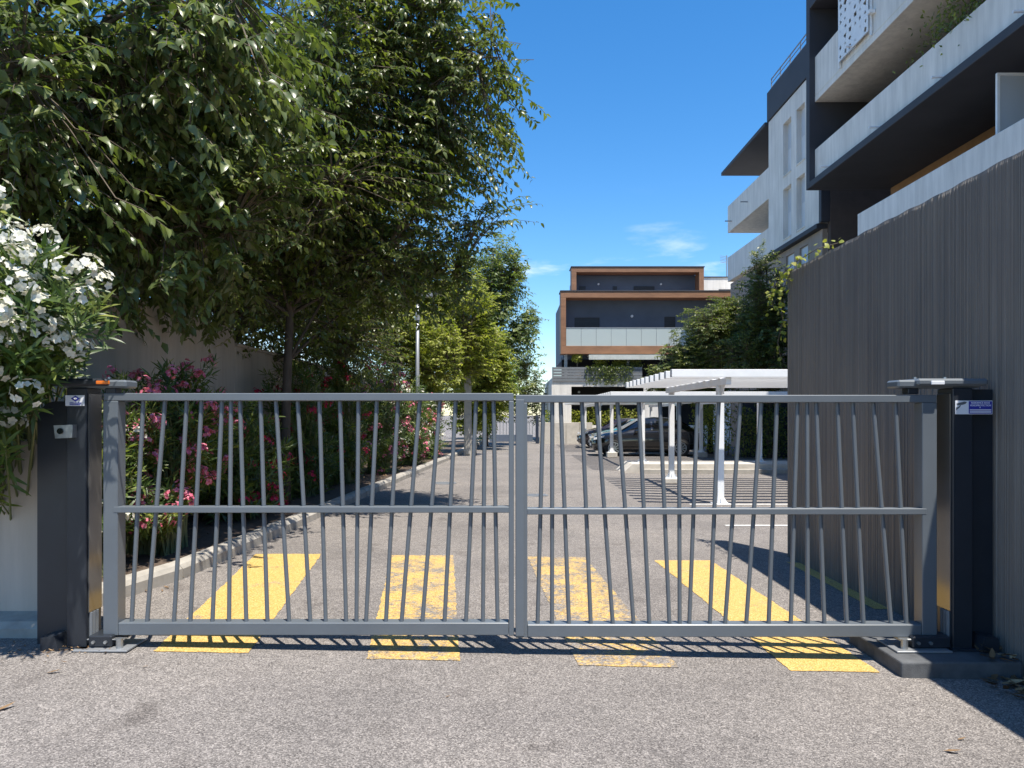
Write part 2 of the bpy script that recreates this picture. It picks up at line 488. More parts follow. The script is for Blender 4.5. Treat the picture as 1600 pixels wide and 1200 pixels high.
for a, b in zip(kp, kp[1:]):
    d = (b - a).normalized(); nrm = Vector((-d.y, d.x, 0))          # to the bed side
    a2 = a + d * 0.008; b2 = b - d * 0.008; j = rng.uniform(-.006, .006); h = 0.145 + rng.uniform(-.006, .006)
    bm = B(); z0 = gz(a.x) - 0.05; z1 = gz(a.x) + h
    prof = [(0.0, z0), (0.0, z1 - 0.05), (0.03, z1 - 0.012), (0.055, z1), (0.15, z1), (0.15, z0)]
    v0 = [bm.verts.new(a2 + nrm * (t + j) + Vector((0, 0, z))) for t, z in prof]
    v1 = [bm.verts.new(b2 + nrm * (t + j) + Vector((0, 0, z))) for t, z in prof]
    bm.faces.new(v0); bm.faces.new(v1[::-1])
    for i in range(6): bm.faces.new((v0[i], v0[(i + 1) % 6], v1[(i + 1) % 6], v1[i]))
    obj('kerb_stone', bm, M['kerb_concrete'], kerb)
bm = B()
prev = None
for k in range(0, len(kp)):
    p = kp[k]; row = [bm.verts.new((x, p.y, gz(p.x) + 0.115 + rng.uniform(-.015, .02))) for x in (p.x - .14, p.x - .5, p.x - 1.0, -4.52)]
    if prev:
        for i in range(3): bm.faces.new((prev[i], prev[i + 1], row[i + 1], row[i]))
    prev = row
struct(obj('planting_bed', bm, M['soil'], smooth=True))

# ------------------------------------------------------------------ walls
def fluted():
    rr = random.Random(11)
    root = thing('fluted_wall', 'tall dark grey ribbed concrete wall beside the gate', 'wall', (3.4, 3.0, gz(3.3)))
    bm = B(); y = -3.0; cols = []
    while y < 8.62:
        w = rr.choice((0.008, 0.011, 0.015, 0.022)); dep = rr.uniform(0.003, 0.010)
        cols += [(y, 3.235), (y + 0.003, 3.235 - dep), (y + w, 3.235 - dep), (y + w + 0.003, 3.235)]
        y += w + rr.uniform(0.007, 0.014)
    cols[-1] = (8.62, cols[-1][1])
    top = lambda yy: 3.275 + 0.004 * math.sin(yy * 3.1) + 0.004 * math.sin(yy * 17)
    lo = [bm.verts.new((x, yy, -0.12)) for yy, x in cols]; hi0 = [bm.verts.new((x, yy, top(yy) - .03)) for yy, x in cols]; hi = [bm.verts.new((3.237, yy, top(yy))) for yy, x in cols]
    hb = [bm.verts.new((3.44, yy, top(yy))) for yy, x in cols]; lb = [bm.verts.new((3.44, yy, -0.12)) for yy, x in cols]
    for i in range(len(cols) - 1):
        bm.faces.new((lo[i], lo[i + 1], hi0[i + 1], hi0[i])); bm.faces.new((hi0[i], hi0[i + 1], hi[i + 1], hi[i])); bm.faces.new((hi[i], hi[i + 1], hb[i + 1], hb[i])); bm.faces.new((hb[i], hb[i + 1], lb[i + 1], lb[i]))
    bm.faces.new((lo[-1], lb[-1], hb[-1], hi[-1], hi0[-1])); bm.faces.new((lo[0], hi0[0], hi[0], hb[0], lb[0]))
    obj('ribbed_face', bm, M['fluted_wall'], root)
fluted()

bm = B()
box(bm, -4.72, -4.5, 5.45, 11.95, 0, 3.0, 0.01); o = obj('garden_wall', bm, M['beige_render'])
tag(o, 'taller beige rendered wall behind the pink oleander', 'wall')
bm = B()
box(bm, -4.72, -4.503, 11.953, 26, 0, 2.72, 0.01); box(bm, -4.76, -4.47, 11.96, 26, 2.72, 2.77, 0.006); o = obj('garden_wall', bm, M['beige_render'])
tag(o, 'lower beige wall with thin coping beyond the step, behind the dark trunk', 'wall')
r_ = thing('low_wall', 'low beige rendered wall under the white oleander', 'wall', (-4.6, 5.3, 0.06))
bm = B(); box(bm, -6.5, -3.26, 5.25, 5.44, 0.0, 1.42, 0.012); obj('wall_face', bm, M['beige_render'], r_)
bm = B(); prism(bm, [(5.05, 0.0), (5.05, 0.13), (5.09, 0.17), (5.247, 0.2), (5.247, 0.0)], -6.5, -3.24, 'x'); obj('foot', bm, M['kerb_concrete'], r_)

# ------------------------------------------------------------------ the gate
GY0, GY1, BY = 4.88, 4.98, 4.921
top_u = [224, 258, 292, 315, 347, 361, 375, 407, 431, 465, 499, 531, 560, 589, 622, 656, 687.5, 712, 744, 757.5, 771]
bot_u = [206, 230, 272, 297.5, 332, 358, 385, 418, 452, 485, 509, 541, 557, 572, 603, 627.5, 660, 694.6, 728, 754.6, 777.5]
top_r = [849, 863, 876, 909, 932, 964.6, 998, 1031, 1061, 1090, 1123, 1157, 1189.6, 1214, 1246, 1261, 1275, 1308, 1332, 1364, 1399]
bot_r = [840, 862.5, 889, 923, 957.5, 990, 1014.6, 1046, 1062, 1077, 1109, 1133, 1166, 1201, 1235.5, 1262, 1288, 1323, 1349, 1392, 1416]
ux = lambda u, Y: (u - 800.0) / F * Y
def gate_leaf(label, tops, bots, xo0, xo1, xm0, xm1, dz, loc):
    """xo: hinge stile span, xm: meeting stile span"""
    t = thing('gate_leaf', label, 'gate', loc, 'two leaves of the swing gate')
    lo, hi = min(xo0, xo1, xm0, xm1), max(xo0, xo1, xm0, xm1)
    inner0, inner1 = (xo1, xm0) if xo0 < xm0 else (xm1, xo0)
    zt0, zt1, zb0, zb1 = 1.687 + dz, 1.737 + dz, 0.131 + dz, 0.213 + dz
    bm = B(); box(bm, lo + .002, hi - .002, GY0, GY1, zt0, zt1, 0.004); obj('top_rail', bm, M['gate_paint'], t)
    bm = B(); box(bm, inner0 + .001, inner1 - .001, GY0 + .001, GY1, zb0, zb1, 0.004); obj('bottom_rail', bm, M['gate_paint'], t)
    e0, e1 = (inner0 - .028, inner1 + .003) if xo0 < xm0 else (inner0 - .003, inner1 + .028)
    bm = B(); box(bm, e0, e1, GY0 - .004, GY1 - .025, 0.944 + dz, 0.984 + dz, 0.003); obj('middle_rail', bm, M['gate_paint'], t)
    bm = B(); box(bm, xo0, xo1, GY0 - .002, GY1 + .002, zb0, zt0 - .001, 0.004); obj('hinge_stile', bm, M['gate_paint'], t)
    bm = B(); box(bm, xm0, xm1, GY0 - .002, GY1 + .002, zb0 - .003, zt0 - .001, 0.004)
    obj('meeting_stile', bm, M['gate_paint'], t)
    for a, b in zip(tops, bots):
        bm = B(); tube(bm, [(ux(b, BY), BY, zb1 - .004), (ux(a, BY), BY, zt0 + .004)], 0.0142, 12, cap=False)
        o = obj('bar', bm, M['gate_paint'], t, smooth=True)
    return t
gl = gate_leaf('grey steel gate leaf of slanted bars, hinged on the post beside the white oleander', top_u, bot_u,
               ux(161, GY0), ux(184, GY0), ux(795, GY0), ux(803, GY0), 0.006, (-2.66, 4.93, 0.13))
gr = gate_leaf('grey steel gate leaf of slanted bars, hinged on the post with the blue sign', top_r, bot_r,
               ux(1441, GY0), ux(1464, GY0), ux(805.5, GY0), ux(824, GY0), -0.006, (2.76, 4.93, 0.13))
bm = B(); box(bm, ux(806, GY0), ux(819, GY0), GY0 - .012, GY0 - .002, 0.135, 1.70, 0.002); obj('stop_strip', bm, M['gate_paint'], gr)

def gate_post(s, label, sheen_z0):
    """s=-1 post at the oleander side, s=+1 post at the fluted wall"""
    x = lambda a: s * a
    zb = gz(s * 2.9)
    base = 0.052 if s > 0 else zb
    t = thing('gate_post', label, 'gate post', (x(2.9), 4.94, base))
    def bx(name, a0, a1, y0, y1, z0, z1, mat, bev=0.004, par=None):
        bm = B(); box(bm, min(x(a0), x(a1)), max(x(a0), x(a1)), y0, y1, z0, z1, bev); return obj(name, bm, M[mat], par or t)
    q = 0.0 if s < 0 else 0.1                  # the wall-side column stands a little further out
    bx('column', 2.806 + q, 2.935 + q, 4.85, 5.03, base, 1.775, 'gate_dark')
    bx('cover_plate', 2.797 + q, 2.805 + q, 4.868, 5.02, sheen_z0, 1.74, 'gloss_cover', 0.001)
    bx('base_plate', 2.785 + q, 2.99 + q, 4.81, 5.06, base, base + 0.012, 'gate_dark', 0.002)
    # dark closing panel between the column and the wall
    if s < 0:
        bm = B(); pts = [(-2.937, zb), (-2.937, 1.69)]
        for k in range(9):
            a = math.pi / 2 * k / 8; pts.append((-3.06 - 0.12 * math.sin(a), 1.55 + 0.14 * math.cos(a)))
        pts.append((-3.18, zb)); prism(bm, pts, 4.93, 4.97); obj('side_panel', bm, M['gate_dark'], t)
    else:
        bx('side_panel', 3.037, 3.222, 4.93, 4.97, base - .1, 1.77, 'gate_dark', 0.003)
    # sloping foot bracket
    bm = B(); prism(bm, [(x(2.95 + q), base), (x(3.07 + q), base), (x(3.07 + q), base + .09), (x(2.98 + q), base + .10)], 4.79, 4.925); obj('foot_bracket', bm, M['gate_dark'], t)
    # head: operator arm over the leaf with rounded cap
    arm = bx('head_arm', 2.55, 3.0 + q, 4.86, 5.02, 1.777, 1.83, 'gate_paint', 0.012)
    bx('head_cap', 2.66, 3.03 + q, 4.825, 5.045, 1.79, 1.838, 'gate_paint' if s > 0 else 'gate_dark', 0.014, arm)
    bx('pivot_block', 2.63, 2.70, 4.885, 4.965, 1.738, 1.777, 'gate_dark', 0.004, arm)
    for a in (2.70, 2.90):
        bm = B(); tube(bm, [(x(a), 4.93, 1.837), (x(a), 4.93, 1.852)], 0.012, 6); obj('bolt', bm, M['galvanised'], arm)
    # bottom hinge
    zh = base + 0.015
    hg = bx('bottom_hinge', 2.63, 2.782 + q, 4.83, 5.0, zh, zh + .075, 'gate_dark', 0.008)
    bx('hinge_shoe', 2.555, 2.80, 4.845, 4.99, 0.131 - .022 if s > 0 else 0.131 - .016, 0.131 - .008, 'galvanised', 0.002, hg)
    bm = B(); tube(bm, [(x(2.575), 4.83, base + .012), (x(2.575), 4.83, max(0.112, base + .075))], 0.022, 14); obj('pivot_pin', bm, M['galvanised'], hg)
    bx('hinge_plate', 2.50, 2.86, 4.775, 5.05, base, base + .012, 'grey_metal', 0.002, hg)
    for a in (2.665, 2.745):
        bm = B(); tube(bm, [(x(a), 4.815, zh + .035), (x(a), 4.832, zh + .035)], 0.011, 6); obj('bolt', bm, M['galvanised'], hg)
    bm = B()
    for k in range(3): tube(bm, [(x(2.797 + q), 4.89 + .035 * k, zh), (x(2.797 + q), 4.89 + .035 * k, sheen_z0 - .002)], 0.012, 8)
    obj('conduits', bm, M['grey_slat'], t)
    return t, arm
lp, larm = gate_post(-1, 'dark steel gate post with orange reflector, half shaded by the oleander', 0.29)
rp, rarm = gate_post(1, 'dark steel gate post standing on the low plinth with a blue sign', 0.30)
bm = B(); box(bm, ux(150, 4.82), ux(171, 4.82), 4.816, 4.826, 1.80, 1.822, 0.003); obj('orange_reflector', bm, M['orange_lens'], larm)
bm = B(); box(bm, ux(1455, 4.82), ux(1476, 4.82), 4.816, 4.826, 1.797, 1.822, 0.003); obj('arm_label', bm, M['sign_white'], rarm)  # small white label on the front of the head arm

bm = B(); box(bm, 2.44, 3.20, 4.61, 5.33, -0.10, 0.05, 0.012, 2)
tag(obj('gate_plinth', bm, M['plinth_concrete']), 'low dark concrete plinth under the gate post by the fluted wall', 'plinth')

# photocell and maker's plate on the oleander-side post, video sign on the other
t = thing('photocell', 'small silver photocell box on the shaded gate post', 'sensor', (-2.9, 4.82, 1.5))
bm = B(); prism(bm, [(-2.99, 1.53), (-2.865, 1.535), (-2.868, 1.45), (-2.98, 1.445)], 4.80, 4.848); obj('housing', bm, M['galvanised'], t)
bm = B(); tube(bm, [(-2.945, 4.801, 1.493), (-2.945, 4.792, 1.493)], 0.02, 16); obj('lens', bm, M['car_glass'], t)
t = thing('maker_plate', 'small white plate with a blue diamond mark on the gate post', 'plate', (-2.88, 4.846, 1.68))
bm = B(); box(bm, -2.94, -2.815, 4.843, 4.8485, 1.658, 1.728, 0.001); obj('plate', bm, M['sign_white'], t)
bm = B(); c = (-2.872, 1.706); prism(bm, [(c[0] - .03, c[1]), (c[0], c[1] + .019), (c[0] + .03, c[1]), (c[0], c[1] - .019)], 4.8405, 4.8425); obj('diamond_mark', bm, M['sign_blue'], t)
bm = B(); prism(bm, [(c[0] - .012, c[1]), (c[0], c[1] + .007), (c[0] + .012, c[1]), (c[0], c[1] - .007)], 4.838, 4.8402); obj('diamond_centre', bm, M['sign_white'], t)
bm = B(); box(bm, -2.91, -2.832, 4.8405, 4.8425, 1.674, 1.680); box(bm, -2.91, -2.842, 4.8405, 4.8425, 1.664, 1.669); obj('printed_lines', bm, M['sign_blue'], t)

def text(s, size, x, z, y, mat, par, width=None):
    cu = bpy.data.curves.new('lettering', 'FONT'); cu.body = s; cu.size = size; cu.align_x = 'CENTER'; cu.extrude = 0.0006; cu.offset = size * 0.012
    tmp = bpy.data.objects.new('tmp_text', cu); COL.objects.link(tmp)
    me = bpy.data.meshes.new_from_object(tmp.evaluated_get(bpy.context.evaluated_depsgraph_get()))
    bpy.data.objects.remove(tmp)
    xs = [v.co.x for v in me.vertices]; k = (width / (max(xs) - min(xs))) if width else 1
    for v in me.vertices: v.co = Vector((x + v.co.x * k, y - v.co.z, z + v.co.y))
    me.materials.clear(); me.materials.append(mat)
    return obj('lettering', me, mat, par)
SX0, SX1, SZ0, SZ1, SY = 2.918, 3.163, 1.603, 1.693, 4.846
t = thing('video_sign', 'blue and white video protection sign with camera picture on the gate post', 'sign', (3.0, SY, 1.6))
bm = B(); box(bm, SX0, SX1, SY - .0015, SY + .002, SZ0, SZ1, 0.0008); obj('plate', bm, M['sign_white'], t)
xb = SX0 + 0.36 * (SX1 - SX0)
bm = B(); box(bm, xb, SX1 - .004, SY - .003, SY - .0016, SZ0 + .004, SZ1 - .004); obj('blue_field', bm, M['sign_blue'], t)
xc = (xb + SX1 - .004) / 2
text('RESIDENCE SOUS', 0.0165, xc, 1.673, SY - .0037, M['sign_white'], t, 0.122)
text('VIDEOPROTECTION', 0.0165, xc, 1.656, SY - .0037, M['sign_white'], t, 0.138)
bm = B(); box(bm, xc - .006, xc, SY - .0042, SY - .0031, 1.644, 1.651); obj('small_mark', bm, M['sign_white'], t)
bm = B(); box(bm, xb + .006, SX1 - .010, SY - .0042, SY - .0031, 1.628, 1.635); box(bm, xb + .006, SX1 - .010, SY - .0042, SY - .0031, 1.614, 1.622); obj('printed_bars', bm, M['sign_white'], t)
bm = B(); w = SX1 - SX0
pc = lambda a, b: (SX0 + a * w, SZ0 + b * (SZ1 - SZ0))
prism(bm, [pc(.03, .78), pc(.25, .94), pc(.31, .90), pc(.27, .76), pc(.20, .70), pc(.06, .66)], SY - .003, SY - .0016)
prism(bm, [pc(.12, .66), pc(.15, .66), pc(.12, .52), pc(.02, .28), pc(.02, .5), pc(.09, .55)], SY - .003, SY - .0016)
obj('camera_picture', bm, M['sign_grey'], t)

# ------------------------------------------------------------------ vegetation generators
def leaf_mesh(name, P, D, N, L, W, rnd, mat, level=2, curl=0.25):
    """n leaves as one mesh. level 2: folded, curved 8-vertex leaf, level 1: 6 vertices, level 0: diamond"""
    P, D, N = (np.asarray(a, float) for a in (P, D, N)); n = len(P)
    L = np.broadcast_to(np.asarray(L, float), (n,))[:, None]; W = np.broadcast_to(np.asarray(W, float), (n,))[:, None]
    D = D / (np.linalg.norm(D, axis=1, keepdims=True) + 1e-9)
    S = np.cross(D, N); S /= (np.linalg.norm(S, axis=1, keepdims=True) + 1e-9)
    N = np.cross(S, D)
    dn = -N * L * curl
    if level == 2:
        V = [P, P + D * L * .34 + S * W * .5 + N * W * .14, P + D * L * .36 + dn * .1, P + D * L * .34 - S * W * .5 + N * W * .14,
             P + D * L * .70 + S * W * .32 + N * W * .08 + dn * .5, P + D * L * .72 + dn * .5, P + D * L * .70 - S * W * .32 + N * W * .08 + dn * .5, P + D * L * .97 + dn * 1.15]
        faces = [(0, 2, 1), (0, 3, 2), (1, 2, 5, 4), (2, 3, 6, 5), (4, 5, 7), (5, 6, 7)]
    elif level == 1:
        V = [P, P + D * L * .36 + S * W * .5, P + D * L * .36 - S * W * .5, P + D * L * .72 + S * W * .36 + dn * .5, P + D * L * .72 - S * W * .36 + dn * .5, P + D * L * .97 + dn * 1.1]
        faces = [(0, 2, 1), (1, 2, 4, 3), (3, 4, 5)]
    else:
        V = [P, P + D * L * .5 + S * W * .5 + dn * .2, P + D * L * .5 - S * W * .5 + dn * .2, P + D * L + dn]
        faces = [(0, 2, 1), (1, 2, 3)]
    k = len(V); V = np.stack(V, 1).reshape(-1, 3)
    base = (np.arange(n) * k)[:, None]
    pat = np.concatenate([np.array(f) for f in faces]); sizes = np.array([len(f) for f in faces])
    loops = (base + pat[None, :]).ravel()
    tot = np.tile(sizes, n); start = np.concatenate([[0], np.cumsum(tot)[:-1]])
    me = bpy.data.meshes.new(name)
    me.vertices.add(len(V)); me.vertices.foreach_set('co', V.ravel())
    me.loops.add(len(loops)); me.loops.foreach_set('vertex_index', loops.astype(np.int32))
    me.polygons.add(len(tot)); me.polygons.foreach_set('loop_start', start.astype(np.int32))
    at_ = me.attributes.new('rnd', 'FLOAT', 'FACE'); at_.data.foreach_set('value', np.repeat(np.asarray(rnd, float), len(faces)).astype(np.float32))
    me.update(calc_edges=True)
    me.materials.append(mat)
    return me

def unit(a): return a / (np.linalg.norm(a, axis=-1, keepdims=True) + 1e-9)

def bez(p0, p1, p2, n):
    return [p0 * (1 - s) ** 2 + p1 * 2 * s * (1 - s) + p2 * s * s for s in [i / n for i in range(n + 1)]]

def tree(name, label, base, height, crown, n_limbs, n_twigs, leaf, mat, seed, trunk_r=0.1, per=12, level=1, droop=0.6, twig_len=0.55,
         extra=(), shell=0.55, group='trees along the drive', cat='tree', lean=(0, 0), bloom=None):
    """crown: list of (centre, radii) ellipsoids. Each twig end hangs on the nearest limb; leaves sit alternately along the twig."""
    rs = np.random.RandomState(seed); rr = random.Random(seed)
    base = Vector(base); t = thing(name, label, cat, base, group)
    top = Vector((crown[0][0][0] * .6 + base.x * .4 + lean[0], crown[0][0][1] * .6 + base.y * .4 + lean[1], height))
    trunk = bez(base, Vector((base.x + rr.uniform(-.1, .1), base.y, base.z + height * .5)), top, 10)
    bm = B(); tube(bm, trunk, [trunk_r * (1.25 if i == 0 else 1 - .75 * i / 10) for i in range(11)], 10)
    obj('trunk', bm, M['bark'], t, smooth=True)
    bm = B(); samples = []
    vols = [r[0] * r[1] * r[2] for _, r in crown]
    for k in range(n_limbs):
        c, r = rr.choices(crown, weights=vols)[0]
        d = Vector(unit(rs.normal(size=3))); end = Vector(c) + Vector((d.x * r[0], d.y * r[1], d.z * r[2])) * rr.uniform(.55, .92)
        st = trunk[max(2, min(9, int((end.z - base.z) / max(.1, height) * 6 + rr.uniform(0, 2))))]
        mid = st.lerp(end, .5) + Vector((rr.uniform(-.2, .2), rr.uniform(-.2, .2), (end - st).length * .16))
        pts = bez(st, mid, end, 8)
        rad = trunk_r * rr.uniform(.30, .45)
        tube(bm, pts, [max(.006, rad * (1 - .85 * i / 8)) for i in range(9)], 6)
        samples += pts[2:]
    obj('limbs', bm, M['bark'], t, smooth=True)
    S = np.array([list(s) for s in samples])
    # twig ends
    ci = rs.choice(len(crown), size=n_twigs, p=np.array(vols) / sum(vols))
    C = np.array([list(crown[i][0]) for i in ci]); Rr = np.array([list(crown[i][1]) for i in ci])
    dirs = unit(rs.normal(size=(n_twigs, 3))); lump = 1 + .16 * np.sin(dirs[:, 0] * 7 + seed) * np.sin(dirs[:, 1] * 6 + 2 * seed) + .12 * np.sin(dirs[:, 2] * 9 + seed)
    rad = rs.uniform(0, 1, n_twigs) ** (1 - shell) * lump
    E = C + dirs * Rr * rad[:, None]
    if len(extra): E = np.concatenate([E, np.array([list(e) for e in extra])]); 
    n = len(E)
    near = np.array([np.argmin(((S - e) ** 2).sum(1)) for e in E])
    A = S[near]
    out = unit((E - A + rs.normal(size=(n, 3)) * .15) * [1, 1, .35] + [0, 0, .02]); tl = twig_len * rs.uniform(.6, 1.3, n)
    T0 = E - out * tl[:, None]
    bm = B()
    for i in range(n):
        a, b, e = Vector(A[i]), Vector(T0[i]), Vector(E[i]); e.z -= droop * tl[i] * .35
        ln = (a - b).length
        if ln < 1.3 and i % 2 == 0: tube(bm, [a, a.lerp(b, .5) + Vector((0, 0, .05 * ln)), b], [.011, .008, .006], 3, cap=False)
        tube(bm, [b, b.lerp(e, .5) + Vector((0, 0, .04)), e], [.006, .004, .002], 3, cap=False)
    obj('twigs', bm, M['twig'], t)
    # leaves
    s = np.tile(np.linspace(.05, 1.0, per), n) + rs.uniform(-.04, .04, n * per); ii = np.repeat(np.arange(n), per)
    E2 = E.copy(); E2[:, 2] -= droop * tl * .35
    P = T0[ii] * (1 - s[:, None]) + E2[ii] * s[:, None]; P[:, 2] += .16 * s * (1 - s) * tl[ii]
    side = unit(np.cross(out[ii], np.array([0, 0, 1.0]) + rs.normal(size=(n * per, 3)) * .2)); sg = np.where(np.arange(n * per) % 2 == 0, 1, -1)[:, None]
    D = unit(out[ii] * .55 + side * sg * .75 + np.array([0, 0, -droop * .62]) + rs.normal(size=(n * per, 3)) * .28)
    N = unit(np.array([0, -.12, 1.0]) + out[ii] * .25 + rs.normal(size=(n * per, 3)) * .38)
    Ls = leaf[0] * rs.uniform(.65, 1.2, n * per); Ws = Ls * leaf[1] * rs.uniform(.85, 1.15, n * per)
    tint = np.clip(rs.uniform(0, .75, n)[ii] + rs.normal(size=n * per) * .16, 0, 1)
    obj('crown', leaf_mesh('crown', P, D, N, Ls, Ws, tint, mat, level), None, t)
    if bloom:
        bn = bloom[1]; k = rs.choice(n, bn); q = 26
        jj = np.repeat(k, q); zz = np.tile(np.linspace(0, .30, q), bn)
        P = E[jj] + rs.normal(size=(bn * q, 3)) * (.055 * (1.15 - zz / .30))[:, None]; P[:, 2] += zz
        obj('flower_spikes', leaf_mesh('flower_spikes', P, unit(rs.normal(size=(bn * q, 3)) + [0, 0, .6]), unit(rs.normal(size=(bn * q, 3))), .035, .016, rs.uniform(0, 1, bn * q), M[bloom[0]], 0), None, t)
    return t

def oleander(label, base, tips, flowers, mat_fl, seed, leaf_L=0.13, whorls=7, n_blossom=14, petal=0.026, group='oleanders in the planting bed', leafmat='oleander_leaf', arch=0.55, extra_fl=None, level=1):
    """tips: end points of shoots. Leaves in whorls of three along the upper shoot, flower heads at a share of the tips."""
    rs = np.random.RandomState(seed); rr = random.Random(seed)
    base = Vector(base); t = thing('oleander', label, 'shrub', base, group)
    bm = B(); P, D, N, Ls = [], [], [], []; heads = []
    for i, e in enumerate(tips):
        e = Vector(e); st = base + Vector((rr.uniform(-.25, .25), rr.uniform(-.25, .25), 0)); h = e.z - base.z
        mid = Vector((st.x * (1 - .25) + e.x * .25, st.y * .75 + e.y * .25, base.z + h * (1.0 if rr.random() < arch else .7)))
        pts = bez(st, mid, e, 9)
        tube(bm, pts, [.011 - .0008 * k for k in range(10)], 4, cap=False)
        end = pts[-1]; tang = (pts[-1] - pts[-2]).normalized()
        tang = (tang + Vector((rr.uniform(-.3, .3), rr.uniform(-.3, .3), .35))).normalized()
        s_, t_ = frame_of(tang)
        for w in range(whorls):
            p = end - tang * (.055 * w) if w < 4 else pts[-2].lerp(pts[-4], min(1, (w - 4) / 4.0)); a0 = rr.uniform(0, 6.28)
            for k in range(3):
                a = a0 + 2.094 * k; o_ = s_ * math.cos(a) + t_ * math.sin(a); up = .95 - .13 * w
                d = (tang * up + o_ * (.55 + .07 * w) + Vector((rr.gauss(0, .12), rr.gauss(0, .12), -.05 * w))).normalized()
                P.append(p[:]); D.append(d[:]); N.append((tang * .8 - o_ * .5 + Vector((rr.gauss(0, .2), rr.gauss(0, .2), .3)))[:]); Ls.append(leaf_L * rr.uniform(.7, 1.15))
        if rr.random() < flowers: heads.append((end + tang * .05, tang))
    obj('stems', bm, M['green_stem'], t)
    n = len(P); Ls = np.array(Ls)
    tint = np.clip(np.repeat(rs.uniform(0, .7, (n + 20) // 21 + 1), 21)[:n] + rs.normal(size=n) * .18, 0, 1)
    obj('leaves', leaf_mesh('leaves', P, D, N, Ls, Ls * .17, tint, M[leafmat], level, .12), None, t)
    sets = [(mat_fl, heads)] if not extra_fl else [(mat_fl, heads[::2]), (extra_fl, heads[1::2])]
    for mf, hs in sets:
        if not hs: continue
        FP, FD, FN = [], [], []
        for h, tg in hs:
            for k in range(n_blossom):
                d = Vector(unit(rs.normal(size=3))); d = (d + tg * .55 + Vector((0, 0, .3))).normalized(); c = h + d * rr.uniform(.035, .085) * (petal / .026)
                s_, t_ = frame_of(d); a0 = rr.uniform(0, 6.28)
                for q in range(5):
                    a = a0 + 1.2566 * q; o_ = s_ * math.cos(a) + t_ * math.sin(a)
                    FP.append(c[:]); FD.append((o_ + d * rr.uniform(.2, .5))[:]); FN.append((d - o_ * .3)[:])
        m_ = len(FP)
        obj('blossoms', leaf_mesh('blossoms', FP, FD, FN, petal, petal * .85, rs.uniform(0, 1, m_), M[mf], 1, .15), None, t)
    return t

def cloud_tips(rs, boxes, n):
    """random tips inside ellipsoids ((c),(r))"""
    out = []
    w = np.array([b[1][0] * b[1][1] * b[1][2] for b in boxes]) ** .8; w /= w.sum()
    for k in rs.choice(len(boxes), n, p=w):
        c, r = boxes[k]; d = unit(rs.normal(size=3)) * rs.uniform(.35, 1.0)
        out.append((c[0] + d[0] * r[0], c[1] + d[1] * r[1], c[2] + d[2] * r[2]))
    return out

# ------------------------------------------------------------------ big trees on the left
tree('hackberry_tree', 'big leafy tree with large drooping leaves behind the tall beige wall', (-5.6, 7.4, 0.06), 6.2,
     [((-4.5, 7.3, 4.7), (2.5, 2.3, 2.2)), ((-5.6, 6.4, 3.7), (1.7, 1.6, 1.6)), ((-3.3, 8.2, 5.2), (1.6, 1.7, 1.8)), ((-6.8, 7.2, 4.6), (2.0, 2.0, 2.4)), ((-4.3, 9.3, 3.3), (0.8, 1.6, 0.7))],
     28, 4300, (0.128, 0.50), M['celtis_leaf'], 21, 0.15, 12, 2, 0.75, 0.55, shell=.5)
tree('hackberry_tree', 'tall tree whose dark straight trunk rises from the planting bed, reaching over the drive', (-3.62, 11.7, 0.17), 7.6,
     [((-2.7, 11.4, 5.6), (2.6, 2.3, 2.5)), ((-0.95, 11.6, 5.9), (1.5, 1.5, 1.9)), ((-4.4, 10.8, 4.6), (2.0, 2.0, 1.9)), ((-1.9, 11.2, 7.6), (2.0, 2.0, 1.7)), ((-2.2, 12.2, 4.0), (1.7, 1.6, 1.1))],
     30, 5200, (0.112, 0.48), M['celtis_deep'], 5, 0.085, 12, 2, 0.65, 0.6, shell=.45)
tree('privet_tree', 'dense dark tree with pale flower spikes beside the lower beige wall', (-5.3, 13.6, 0.06), 6.4,
     [((-3.9, 9.9, 4.1), (0.9, 0.8, 1.3)), ((-5.0, 13.6, 4.6), (2.2, 2.6, 2.6)), ((-4.2, 15.6, 5.2), (2.2, 2.4, 3.0)), ((-3.35, 15.2, 3.4), (1.5, 1.7, 1.6))],
     26, 3900, (0.10, 0.44), M['celtis_deep'], 31, 0.14, 12, 1, 0.45, 0.5, bloom=('privet_bloom', 90))
tree('hackberry_tree', 'leafy tree further along the drive between the wall and the street lamp', (-4.2, 18.6, 0.15), 7.5,
     [((-4.9, 18.2, 5.6), (2.0, 2.6, 3.0)), ((-5.0, 21.0, 4.6), (1.8, 2.4, 2.8)), ((-2.6, 16.8, 6.6), (1.7, 1.7, 1.5))],
     22, 2700, (0.115, 0.46), M['celtis_deep'], 44, 0.12, 11, 1, 0.6, 0.6)
tree('evergreen_tree', 'dense dark evergreen mass of a tree well behind the tall beige wall', (-8.2, 12.0, 0.06), 6.5,
     [((-7.8, 11.5, 3.6), (2.6, 3.2, 2.6)), ((-7.4, 14.5, 4.6), (2.6, 3.0, 3.4)), ((-9.0, 9.5, 3.6), (2.4, 2.6, 2.8)), ((-6.3, 10.2, 3.3), (1.3, 2.2, 1.3))],
     24, 3200, (0.15, 0.5), M['pear_leaf'], 35, 0.15, 10, 0, 0.3, 0.5)
tree('privet_tree', 'yellow green bushy tree beside the street lamp', (-3.9, 23.6, 0.15), 4.6,
     [((-2.7, 24.6, 3.6), (1.15, 1.3, 1.5)), ((-3.6, 25.0, 2.6), (1.4, 1.3, 1.9)), ((-3.9, 24.6, 4.4), (1.1, 1.2, 1.3))],
     16, 2300, (0.12, 0.48), M['privet_leaf'], 51, 0.08, 12, 0, 0.1, 0.45, shell=.7)
